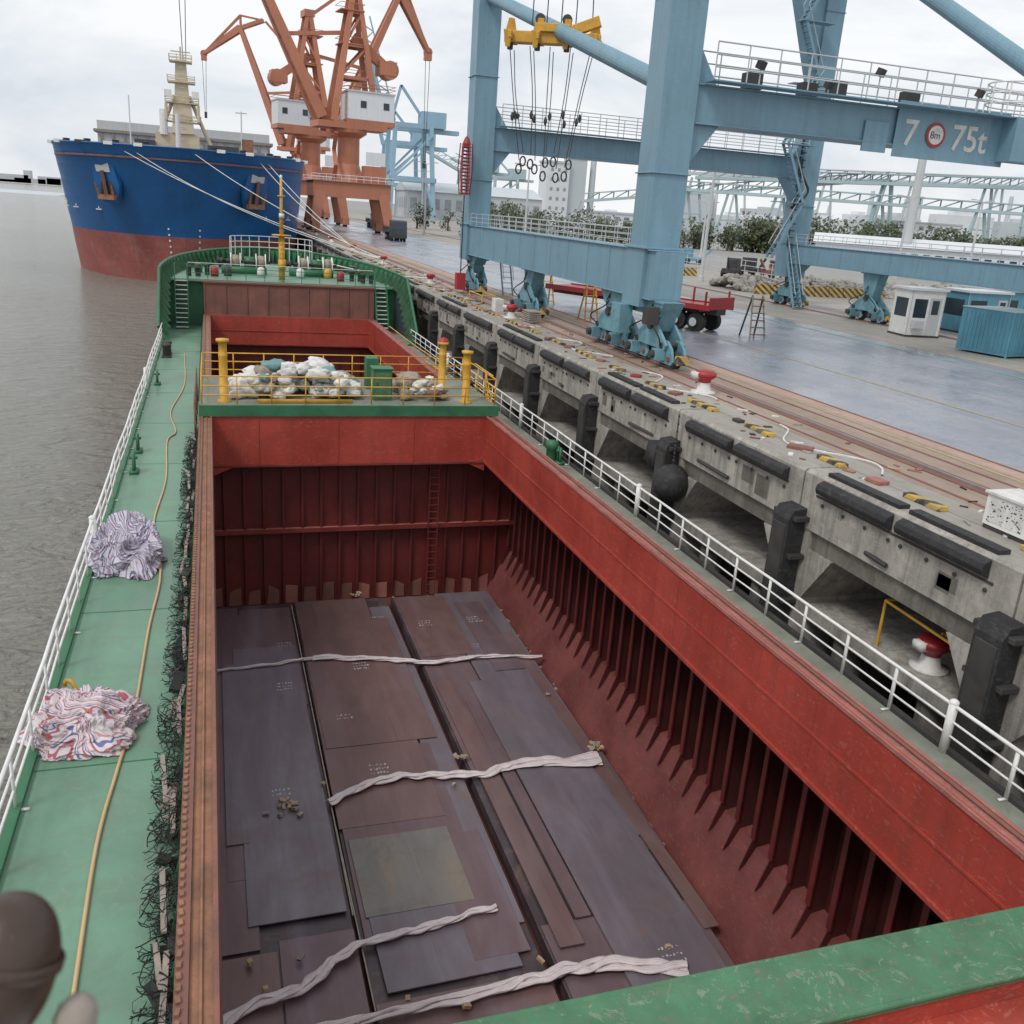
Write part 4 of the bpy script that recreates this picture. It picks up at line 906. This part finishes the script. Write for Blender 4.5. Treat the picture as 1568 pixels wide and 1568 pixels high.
def sts(name,X,Y,h,bo,mat='far_blue'):
    e=empty(name); m=MB()
    for sx in(-9,9):
        for sy in(-9,9): m.beam((X+sx,Y+sy,GZ),(X+sx*.8,Y+sy*.8,GZ+h*.7),1.6,1.6,mat)
        m.beam((X+sx,Y-9,GZ+h*.3),(X+sx,Y+9,GZ+h*.3),1.4,1.8,mat); m.beam((X+sx,Y-9,GZ+3),(X+sx,Y+9,GZ+3),1.4,1.6,mat); m.beam((X+sx,Y-9,GZ+3),(X+sx,Y+9,GZ+h*.3),.8,.8,mat)
    for sy in(-9,9): m.beam((X-9,Y+sy,GZ+h*.3),(X+9,Y+sy,GZ+h*.3),1.4,1.8,mat); m.beam((X-9,Y+sy,GZ+h*.3),(X+8,Y+sy,GZ+h*.65),.8,.8,mat); m.beam((X-8,Y+sy*.8,GZ+h*.7),(X+8,Y+sy*.8,GZ+h*.7),1.4,1.8,mat)
    m.beam((X-8,Y,GZ+h*.7),(X-4,Y,GZ+h),1,1,mat); m.beam((X+8,Y,GZ+h*.7),(X-4,Y,GZ+h),1,1,mat)
    for s in(-1.5,1.5):
        m.beam((X+20,Y+s,GZ+h*.68),(X-9,Y+s,GZ+h*.68),1,1.6,mat); m.beam((X-9,Y+s,GZ+h*.68),(X-9-bo[0],Y+s,GZ+h*.68+bo[1]),1,1.4,mat)
    n=7
    for i in range(n):
        a=Vector((X-9,Y,GZ+h*.68)).lerp(Vector((X-9-bo[0],Y,GZ+h*.68+bo[1])),i/n); b=Vector((X-9,Y,GZ+h*.68)).lerp(Vector((X-9-bo[0],Y,GZ+h*.68+bo[1])),(i+1)/n)
        m.beam(a+Vector((3,0,3)),b,.4,.4,mat); m.beam(a,a+Vector((3,0,3)),.4,.4,mat); m.beam(a+Vector((3,0,3)),b+Vector((3,0,3)),.5,.5,mat)
    m.bb(X+4,X+14,Y-4,Y+4,GZ+h*.7,GZ+h*.7+6,mat); m.build('frame',e); return e
sts('container_crane',78,395,50,(11,36)); sts('container_crane.001',84,440,44,(9,34)); sts('container_crane.002',150,560,38,(26,12),'far_teal'); sts('container_crane.003',180,600,36,(26,10),'far_teal')
# ================================================================= QUAY VEHICLES & OBJECTS
def lorry(name,X,Y,rz,c='red_lorry',cab=True,L=9.5):
    e=empty(name); m=MB()
    m.bb(-L/2,L/2,-1.2,1.2,1.25,1.42,c); m.bb(-L/2,L/2,-.45,.45,.95,1.25,'dark_steel'); m.bb(-L/2,-L/2+.1,-1.2,1.2,1.42,1.9,c)
    for s in(-1,1): m.bb(-L/2,L/2,s*1.2-.03,s*1.2+.03,1.2,1.5,c)
    for x in(-L/2+1,-L/2+2.2,-L/2+3.4): 
        for s in(-1,1): m.lathe((x,s*.75-.2,.52),[(0,0),(.28,.02),(.5,0),(.52,.06),(.52,.36),(.5,.4),(.28,.38),(0,.4)],'rubber',20,(0,1,0)); m.lathe((x,s*1.18-.0,.52),[(0,.02),(.22,.02),(.24,0)],'far_grey',12,(0,s,0))
    for x in [-L/2+.6+i*1.3 for i in range(int(L/1.3))]: m.bb(x,x+.08,-1.15,1.15,1.1,1.25,c)
    for x in(-L/2+.3,-L/2+2.6,-L/2+4.9): 
        for s in(-1,1): m.bb(x,x+.1,s*1.15-.05,s*1.15+.05,1.5,2.2,c)
    if cab:
        x0=L/2+.3
        m.prism([(x0,-1.2,.7),(x0+2.1,-1.2,.7),(x0+2.15,-1.2,1.7),(x0+1.85,-1.2,3.0),(x0+.1,-1.2,3.1),(x0,-1.2,2.9)],(0,2.4,0),c)
        m.prism([(x0+2.16,-1.05,1.8),(x0+2.16,1.05,1.8),(x0+1.93,1.0,2.8),(x0+1.93,-1.0,2.8)],(.02,0,0),'glass')
        for s in(-1.21,1.2): m.bb(x0+.7,x0+1.8,s,s+.01,1.8,2.7,'glass')
        m.bb(x0+2.1,x0+2.25,-1.2,1.2,.5,.9,'dark_steel'); m.bb(-.0+L/2-1,x0,-.5,.5,.7,1.1,'dark_steel')
        for s in(-1,1): m.lathe((x0+1.2,s*.95-.17,.52),[(0,0),(.5,0),(.52,.05),(.52,.3),(.5,.34),(0,.34)],'rubber',20,(0,1,0)); m.lathe((x0-1.2,s*.85-.17,.52),[(0,0),(.5,0),(.52,.05),(.52,.3),(.5,.34),(0,.34)],'rubber',20,(0,1,0))
    m.build('body',e,False,.02); e.location=(X,Y,GZ); e.rotation_euler=(0,0,rz); return e
lorry('flatbed_trailer',23.6,50.5,math.radians(118),cab=False,L=12)
lorry('flatbed_lorry',27.5,150,math.radians(-92),'own_hull',True,7); lorry('flatbed_lorry.001',34,210,math.radians(-92),'dark_steel',True,8); lorry('flatbed_lorry.002',39,120,math.radians(-90),'dark_steel',True,7)
def booth(name,X,Y,w,d,h,mat,rz=0):
    e=empty(name); m=MB(); m.bb(-w/2,w/2,-d/2,d/2,.12,h,mat); m.bb(-w/2-.12,w/2+.12,-d/2-.12,d/2+.12,h,h+.14,'far_white'); m.bb(-w/2-.03,w/2+.03,-d/2-.03,d/2+.03,0,.12,'dark_steel')
    m.bb(-w/2+.25,-w/2+.25+w*.38,-d/2-.012,-d/2,h*.42,h*.82,'glass'); m.bb(w/2-.95,w/2-.2,-d/2-.02,-d/2,.15,h*.85,'far_grey'); m.bb(w/2-.8,w/2-.35,-d/2-.026,-d/2-.02,h*.5,h*.8,'glass')
    m.bb(-w/2-.012,-w/2,-d/2+.3,d/2-.3,h*.42,h*.82,'glass'); m.bb(-w/2+.2,-w/2+.9,-d/2-.35,-d/2-.1,h*.2,h*.36,'far_grey')
    for x in(-w/2,w/2-.05): m.bb(x,x+.05,-d/2-.02,-d/2+.03,.12,h,'far_grey')
    m.build('cabin',e,False,.015); e.location=(X,Y,GZ); e.rotation_euler=(0,0,rz); return e
booth('guard_booth',40.9,47.0,2.2,1.9,2.75,'white_paint',-.15); booth('guard_booth.001',48.0,50.0,3.4,2.4,2.6,'container_blue',0)
def container(name,X,Y,w,d,h,mat,rz=0):
    e=empty(name); m=MB(); m.bb(-w/2,w/2,-d/2,d/2,.1,h,mat); n=int(w/.25)
    for i in range(n): m.bb(-w/2+.12+i*(w-.2)/n,-w/2+.2+i*(w-.2)/n,-d/2-.03,-d/2,.25,h-.15,mat)
    n=int(d/.25)
    for i in range(n): m.bb(-w/2-.03,-w/2,-d/2+.12+i*(d-.2)/n,-d/2+.2+i*(d-.2)/n,.25,h-.15,mat)
    for x in(-w/2-.04,w/2-.06): m.bb(x,x+.1,-d/2-.04,-d/2+.06,0,h+.02,mat)
    m.bb(-w/2-.05,w/2+.05,-d/2-.05,d/2+.05,h,h+.05,'far_teal'); m.bb(.2,.9,-d/2-.05,-d/2-.03,h*.5,h*.8,'bag_white')
    m.build('shell',e,False,.015); e.location=(X,Y,GZ); e.rotation_euler=(0,0,rz); return e
container('tool_container',40.6,39.9,3.2,3.0,2.35,'container_blue',.2)
m=MB()
X,Y=27.8,44.0
for dx in(-.45,.45):
    m.beam((X+dx,Y-.5,GZ),(X+dx*.7,Y,GZ+2.2),.07,.07,'grey_wood'); m.beam((X+dx,Y+.6,GZ),(X+dx*.7,Y,GZ+2.2),.07,.07,'dark_steel')
for i in range(6): t=(i+.5)/6; m.box((X,Y-.5*(1-t),GZ+2.2*t),(.9-.25*t,.2,.04),'rust_brown')
m.build('trestle_ladder')
m=MB()
for X,Y in((20.2,49),(20.8,58)): 
    for dx in(-.4,.4): m.beam((X+dx,Y-.5,GZ),(X+dx*.6,Y,GZ+2),.08,.08,'yellow_paint'); m.beam((X+dx,Y+.6,GZ),(X+dx*.6,Y,GZ+2),.08,.08,'yellow_paint')
    for i in range(5): m.box((X,Y-.5+.1*i,GZ+.4*i+.2),(.75,.15,.04),'yellow_paint')
for k in range(6): m.box((16.3,47.5,GZ+.08+k*.1),(.7,1.2,.06),'grey_wood',U(-.06,.06))
m.path([(15.9,56,GZ+.5),(16.8,56,GZ+.5),(16.8,59,GZ+.5),(15.9,59,GZ+.5),(15.9,56,GZ+.5)],.04,'yellow_paint'); m.bb(15.6,16.1,52,52.8,GZ,GZ+.7,'bag_white')
for q in((15.9,56),(16.8,56),(16.8,59),(15.9,59)): m.tube((q[0],q[1],GZ),(q[0],q[1],GZ+.5),.04,'yellow_paint')
m.build('access_steps',None,False,.01)
m=MB()
for i in range(9): m.prism([(46.5+i*1.55,74,GZ),(46.5+i*1.55,74.6,GZ),(46.5+i*1.55,74.4,GZ+.9),(46.5+i*1.55,74.2,GZ+.9)],(1.48,0,0),'hazard')
for i in range(8): m.prism([(40+i*1.55,96,GZ),(40+i*1.55,96.6,GZ),(40+i*1.55,96.4,GZ+.9),(40+i*1.55,96.2,GZ+.9)],(1.48,0,0),'hazard')
m.build('hazard_barrier')
m=MB(); random.seed(77)
ico=bmesh.new(); bmesh.ops.create_icosphere(ico,subdivisions=1,radius=1); IV=[v.co.copy() for v in ico.verts]; IF=[tuple(v.index for v in f.verts) for f in ico.faces]; ico.free()
for i in range(1500):
    x=U(46,72); y=U(75.6,82); h=1.7*max(0,1-abs(y-79)/3.4)*(.7+.3*noise.noise(Vector((x*.3,0,0)))); s=U(.15,.45)
    q=Vector((U(.7,1.2),U(.7,1.2),U(.5,1))); m.add([Vector((x,y,GZ+h*U(.85,1.05)))+Vector((v.x*q.x,v.y*q.y,v.z*q.z))*s*(1+.3*noise.noise(v*2+Vector((i,0,0)))) for v in IV],IF,'stone')
m.build('rubble_pile')
m=MB(); random.seed(13)
m.bb(56,78,57,60,GZ,GZ+2.3,'container_blue'); 
for i in range(13): m.bb(56.3+i*1.6,57.2+i*1.6,56.95,57,GZ+.9,GZ+1.7,'bag_white' if i%4==0 else 'glass')
m.bb(55.8,78.2,56.8,60.2,GZ+2.3,GZ+2.45,'far_grey')
m.build('site_cabin_row')
m=MB()
def equip(x,y,r):
    M=lambda a,b,c:(x+a*math.cos(r)-b*math.sin(r),y+a*math.sin(r)+b*math.cos(r),GZ+c)
    c=random.choice(['yellow_paint','dark_steel','container_blue','far_grey','red_lorry','rust_brown'])
    m.box(M(0,0,.7),(3.2,1.6,.5),c,r); m.box(M(.8,0,1.5),(1.2,1.4,1.2),c,r); m.box(M(.8,0,1.7),(1.22,1.0,.5),'glass',r); m.beam(M(-1.4,0,.9),M(-2.6,0,2.2),.2,.25,c)
    for a in(-1,1):
        for b in(-.8,.8): m.lathe(M(a,b-.15,.4),[(0,0),(.4,0),(.4,.3),(0,.3)],'rubber',12,(-math.sin(r),math.cos(r),0))
for i in range(20): equip(U(32,75),U(98,135),U(0,3))
m.build('yard_equipment',None,False,.03)
def lamp(name,X,Y,h,arm=1.6):
    m=MB(); m.lathe((X,Y,GZ),[(.3,0),(.3,.5),(.2,.55),(.17,h*.5),(.1,h)],'far_grey',12)
    for s in(-1,1): m.path([(X,Y,GZ+h),(X+s*.5*arm,Y,GZ+h+.35),(X+s*arm,Y,GZ+h+.4)],.06,'far_grey'); m.box((X+s*(arm+.3),Y,GZ+h+.38),(.8,.3,.16),'far_grey')
    return m.build(name)
for i,(x,y,h) in enumerate(((48.5,88,11),(95,115,11),(46,140,12),(60,128,13),(82,150,9),(40,185,13),(50,235,13),(120,128,12))): lamp('street_lamp'+('' if i==0 else '.%03d'%i),x,y,h)
m=MB()
m.lathe((125,150,GZ),[(.9,0),(.8,14),(.65,28)],'far_grey',14); m.bb(123,127,148,152,GZ+27,GZ+27.3,'far_grey')
for a in range(8): m.box((125+2*math.cos(a*.785),150+2*math.sin(a*.785),GZ+28),(.8,.8,.6),'far_grey',a*.785)
m.build('lighting_mast')
m=MB()
for i in range(90): m.tube((62,90+i*3,GZ),(62,90+i*3,GZ+1.8),.05,'far_grey',5)
for z in(.6,1.2,1.8): m.tube((62,90,GZ+z),(62,360,GZ+z),.04,'far_grey',5)
m.build('yard_fence')
# ================================================================= BACKGROUND
def bldg(name,c,sz,rz,wall,roof,floors,nw,gable=False,win='far_window'):
    e=empty(name); m=MB(); w,d,h=sz
    m.bb(-w/2,w/2,-d/2,d/2,0,h,wall)
    if gable: m.prism([(-w/2-.5,-d/2-.6,h+.02),(-w/2-.5,d/2+.6,h+.02),(-w/2-.5,0,h+d*.14)],(w+1,0,0),roof)
    else: m.bb(-w/2-.3,w/2+.3,-d/2-.3,d/2+.3,h,h+.6,roof)
    fh=h/floors
    for f in range(floors):
        for i in range(nw):
            x=-w/2+(i+.5)*w/nw; m.bb(x-w/nw*.28,x+w/nw*.28,-d/2-.06,-d/2-.0,f*fh+fh*.35,f*fh+fh*.75,win)
        for i in range(max(2,int(nw*d/w))):
            n=max(2,int(nw*d/w)); y=-d/2+(i+.5)*d/n; m.bb(-w/2-.06,-w/2,y-d/n*.28,y+d/n*.28,f*fh+fh*.35,f*fh+fh*.75,win)
    m.build('walls',e); e.location=(c[0],c[1],GZ); e.rotation_euler=(0,0,rz); return e
an=math.atan2(-20,28)
bldg('warehouse',(148,138,0),(84,12,4.0),an,'far_white','far_white',1,40,True,'glass')
bldg('office_building',(283,336,0),(34,14,12),an,'far_white','far_grey',3,10)
bldg('office_building.001',(330,300,0),(30,14,13),an,'far_white','far_grey',3,9)
bldg('terminal_building',(250,400,0),(26,12,9),an,'far_grey','far_white',2,8)
bldg('office_building.002',(130,300,0),(26,12,7),0,'far_white','far_grey',2,8)
bldg('warehouse.001',(110,420,0),(60,30,11),0,'far_grey','far_haze',1,12,True)
bldg('warehouse.002',(420,330,0),(80,30,14),an,'far_teal','far_haze',1,12,True)
# tall white process tower
e=empty('process_tower'); m=MB()
m.bb(162,174,464,476,GZ,GZ+30,'far_white'); m.bb(174,184,466,474,GZ,GZ+33,'far_haze'); m.bb(161.5,174.3,463.5,476.5,GZ+30,GZ+31,'far_grey'); m.bb(173.8,184.4,465.5,474.5,GZ+33,GZ+34,'far_grey')
for f in range(6):
    for i in range(3): m.bb(164+i*3.6,165.4+i*3.6,463.9,464,GZ+3+f*4.6,GZ+4.6+f*4.6,'far_window')
m.lathe((189,470,GZ),[(1.8,0),(1.5,38)],'far_haze',12)
m.build('walls',e)
m=MB()
def gallery(p,q,w,h,nsup,mat='far_teal'):
    p=Vector(p);q=Vector(q); m.beam(p,q,w,h*.35,mat); m.beam(p+Vector((0,0,h)),q+Vector((0,0,h)),w,.4,mat)
    n=nsup*5
    for i in range(n):
        a=p.lerp(q,i/n);b=p.lerp(q,(i+1)/n); up=Vector((0,0,h)); m.beam(a,b+up,.4,.4,mat); m.beam(b,b+up,.4,.4,mat)
    for i in range(nsup+1):
        a=p.lerp(q,i/nsup); 
        for s in(-3,3): m.beam((a.x+s*2,a.y,GZ),(a.x+s*.5,a.y,a.z),.8,.8,mat)
        m.beam((a.x-4.5,a.y,lerp(GZ,a.z,.4)),(a.x+4.5,a.y,lerp(GZ,a.z,.4)),.5,.5,mat)
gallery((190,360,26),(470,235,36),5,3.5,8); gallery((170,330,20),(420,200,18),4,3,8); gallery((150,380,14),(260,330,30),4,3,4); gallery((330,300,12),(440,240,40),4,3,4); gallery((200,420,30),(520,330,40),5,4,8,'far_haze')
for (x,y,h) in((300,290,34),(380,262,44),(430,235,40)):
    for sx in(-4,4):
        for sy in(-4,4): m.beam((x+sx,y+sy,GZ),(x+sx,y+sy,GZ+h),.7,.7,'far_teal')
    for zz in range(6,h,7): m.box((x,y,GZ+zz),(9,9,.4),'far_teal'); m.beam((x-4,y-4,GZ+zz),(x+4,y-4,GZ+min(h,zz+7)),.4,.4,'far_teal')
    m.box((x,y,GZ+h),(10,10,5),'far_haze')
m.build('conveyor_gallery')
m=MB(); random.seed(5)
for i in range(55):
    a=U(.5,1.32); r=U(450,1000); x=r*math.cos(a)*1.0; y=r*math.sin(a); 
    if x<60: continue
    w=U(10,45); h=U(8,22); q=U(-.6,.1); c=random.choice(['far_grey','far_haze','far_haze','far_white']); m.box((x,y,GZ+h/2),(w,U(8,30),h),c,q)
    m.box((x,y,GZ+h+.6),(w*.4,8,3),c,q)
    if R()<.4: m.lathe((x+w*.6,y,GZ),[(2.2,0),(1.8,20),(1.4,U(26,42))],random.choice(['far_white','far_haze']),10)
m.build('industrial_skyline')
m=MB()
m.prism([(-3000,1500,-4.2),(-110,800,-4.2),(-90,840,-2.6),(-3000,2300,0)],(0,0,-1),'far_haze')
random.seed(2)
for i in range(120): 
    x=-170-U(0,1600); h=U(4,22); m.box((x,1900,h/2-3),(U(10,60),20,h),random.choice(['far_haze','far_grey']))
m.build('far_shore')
def barge(name,X,Y,L,rz):
    m=MB()
    m.prism([(-L/2,-4,-1.6),(-L/2+2,-4,-4.4),(L/2-3,-4,-4.4),(L/2,-4,-1.2)],(0,8,0),'own_hull'); m.bb(-L/2+1.5,-L/2+7,-3,3,-1.6,1.4,'far_white'); m.bb(-L/2+2,-L/2+6,-2.5,2.5,1.4,2.8,'far_grey'); m.bb(-L/2+9,L/2-5,-3,3,-1.6,-.8,'grey_steel'); m.tube((0,0,-1),(0,0,5),.15,'far_grey'); m.bb(-L/2+2,-L/2+7.1,-3.05,-3,0,1,'glass')
    o=m.build(name); o.location=(X,Y,0); o.rotation_euler=(0,0,rz)
barge('river_barge',-215,470,50,.1); barge('river_barge.001',-190,430,42,-.1); barge('river_barge.002',-360,700,70,.05); barge('river_barge.003',-270,600,60,.1)
def trees(name,p,q,n,h,wd,seed,leaves=260):
    m=MB(); random.seed(seed); p=Vector(p);q=Vector(q)
    for i in range(n):
        c=p.lerp(q,(i+U(-.3,.3))/n)+Vector((U(-wd,wd),U(-wd,wd),0)); H=h*U(.65,1.2); rr=H*U(.36,.55)
        m.tube((c.x,c.y,GZ),(c.x,c.y,GZ+H*.55),.28,'bark',6,.12)
        for k in range(3): m.tube((c.x,c.y,GZ+H*.35),(c.x+U(-1,1)*rr*.7,c.y+U(-1,1)*rr*.7,GZ+H*U(.55,.8)),.12,'bark',5,.04)
        cl=[(Vector((U(-1,1)*rr*.75,U(-1,1)*rr*.75,H*U(.12,.88))),rr*U(.3,.6)) for _ in range(12)]
        for k in range(leaves):
            o,r=random.choice(cl); dd=Vector((U(-1,1),U(-1,1),U(-1,1))); dd=dd.normalized()*r*R()**.4
            s=U(.22,.5)*H/9; a=Vector((U(-1,1),U(-1,1),U(-1,1))).normalized(); b=a.orthogonal().normalized(); P=c+o+dd+Vector((0,0,GZ))
            m.add([P+a*s,P+b*s,P-a*s*.8,P-b*s],[(0,1,2,3)],'foliage')
    return m.build(name)
trees('tree_row',(125,205,0),(260,108,0),130,8.5,4,1,330); trees('tree_row.001',(82,205,0),(128,205,0),34,6.5,5,2,320); trees('tree_row.002',(50,180,0),(72,215,0),14,6.5,5,3); trees('tree_row.003',(52,230,0),(88,215,0),18,6.5,5,4); trees('hedge',(64,130,0),(64,210,0),34,2.6,.8,5,120)
# ================================================================= foreground searchlight on bridge wing
e=empty('searchlight'); m=MB()
ax=Vector((.25,.3,.75)).normalized(); c=Vector((-.375,1.36,6.74))
prof=[(.088*math.sin(math.pi*i/24)**.8 if i<12 else .088*math.sin(math.pi*i/24)**.9, -.10+.25*(1-math.cos(math.pi*i/24))/2) for i in range(25)]
m.lathe(c,prof,'brown_near',32,ax); m.lathe(c,[(.089,.035),(.094,.04),(.094,.055),(.089,.06)],'brown_near',32,ax)
m.tube((-.42,1.30,6.2),(-.42,1.33,6.68),.03,'brown_near',12); m.box((-.42,1.30,6.2),(.2,.2,.03),'brown_near')
m.lathe((-.26,1.33,6.66),[(0,-.03),(.02,-.027),(.03,-.015),(.035,.005),(.033,.025),(.022,.045),(0,.055)],'grey_wood',20,(.3,.2,.8)); m.tube((-.40,1.33,6.62),(-.22,1.33,6.62),.014,'brown_near',8)
m.build('lamp_body',e,True)
# ================================================================= CAMERA / LIGHT
cam=bpy.data.cameras.new('cam'); co=bpy.data.objects.new('camera',cam); scene.collection.objects.link(co); scene.camera=co
Xc=Vector((.9524,.0317,-.3031)).normalized(); Yc=Vector((-.2971,.3163,-.9009)); Yc=(Yc-Xc*Yc.dot(Xc)).normalized(); Zc=Xc.cross(Yc)
M=Matrix((Xc,Yc,Zc)).to_4x4(); M.translation=Vector((0,0,8)); co.matrix_world=M
cam.sensor_width=36; cam.lens=32.3; cam.clip_start=.05; cam.clip_end=9000
cam.dof.use_dof=True; cam.dof.focus_distance=32; cam.dof.aperture_fstop=3.2
el=math.radians(52); az=math.radians(235)
sd=bpy.data.lights.new('sun','SUN'); sd.energy=1.5; sd.angle=math.radians(16); sd.color=(1,.97,.93)
so=bpy.data.objects.new('sun',sd); scene.collection.objects.link(so)
dirv=Vector((math.sin(az)*math.cos(el),math.cos(az)*math.cos(el),math.sin(el))); so.rotation_euler=dirv.to_track_quat('Z','Y').to_euler()
w=bpy.data.worlds.new('World'); scene.world=w; w.use_nodes=True; n=w.node_tree.nodes; l=w.node_tree.links; bg=n['Background']
sky=n.new('ShaderNodeTexSky'); sky.sky_type='NISHITA'; sky.sun_disc=False; sky.sun_elevation=el; sky.sun_rotation=az; sky.dust_density=3
tc=n.new('ShaderNodeTexCoord'); mp=n.new('ShaderNodeMapping'); mp.inputs['Scale'].default_value=(1,1,3.2); l.new(tc.outputs['Generated'],mp.inputs[0])
nz=n.new('ShaderNodeTexNoise'); nz.inputs['Scale'].default_value=3.2; nz.inputs['Detail'].default_value=7; nz.inputs['Roughness'].default_value=.58; nz.inputs['Distortion'].default_value=.5; l.new(mp.outputs[0],nz.inputs['Vector'])
rp=n.new('ShaderNodeValToRGB'); rp.color_ramp.elements[0].position=.36; rp.color_ramp.elements[0].color=(7.6,8.2,8.9,1); rp.color_ramp.elements[1].position=.62; rp.color_ramp.elements[1].color=(10.6,10.7,10.8,1); l.new(nz.outputs[0],rp.inputs[0])
mx=n.new('ShaderNodeMix'); mx.data_type='RGBA'; mx.inputs[0].default_value=.88; l.new(sky.outputs[0],mx.inputs[6]); l.new(rp.outputs[0],mx.inputs[7]); l.new(mx.outputs[2],bg.inputs[0]); bg.inputs[1].default_value=.1
scene.view_settings.view_transform='Standard'; scene.view_settings.look='None'; scene.view_settings.exposure=0
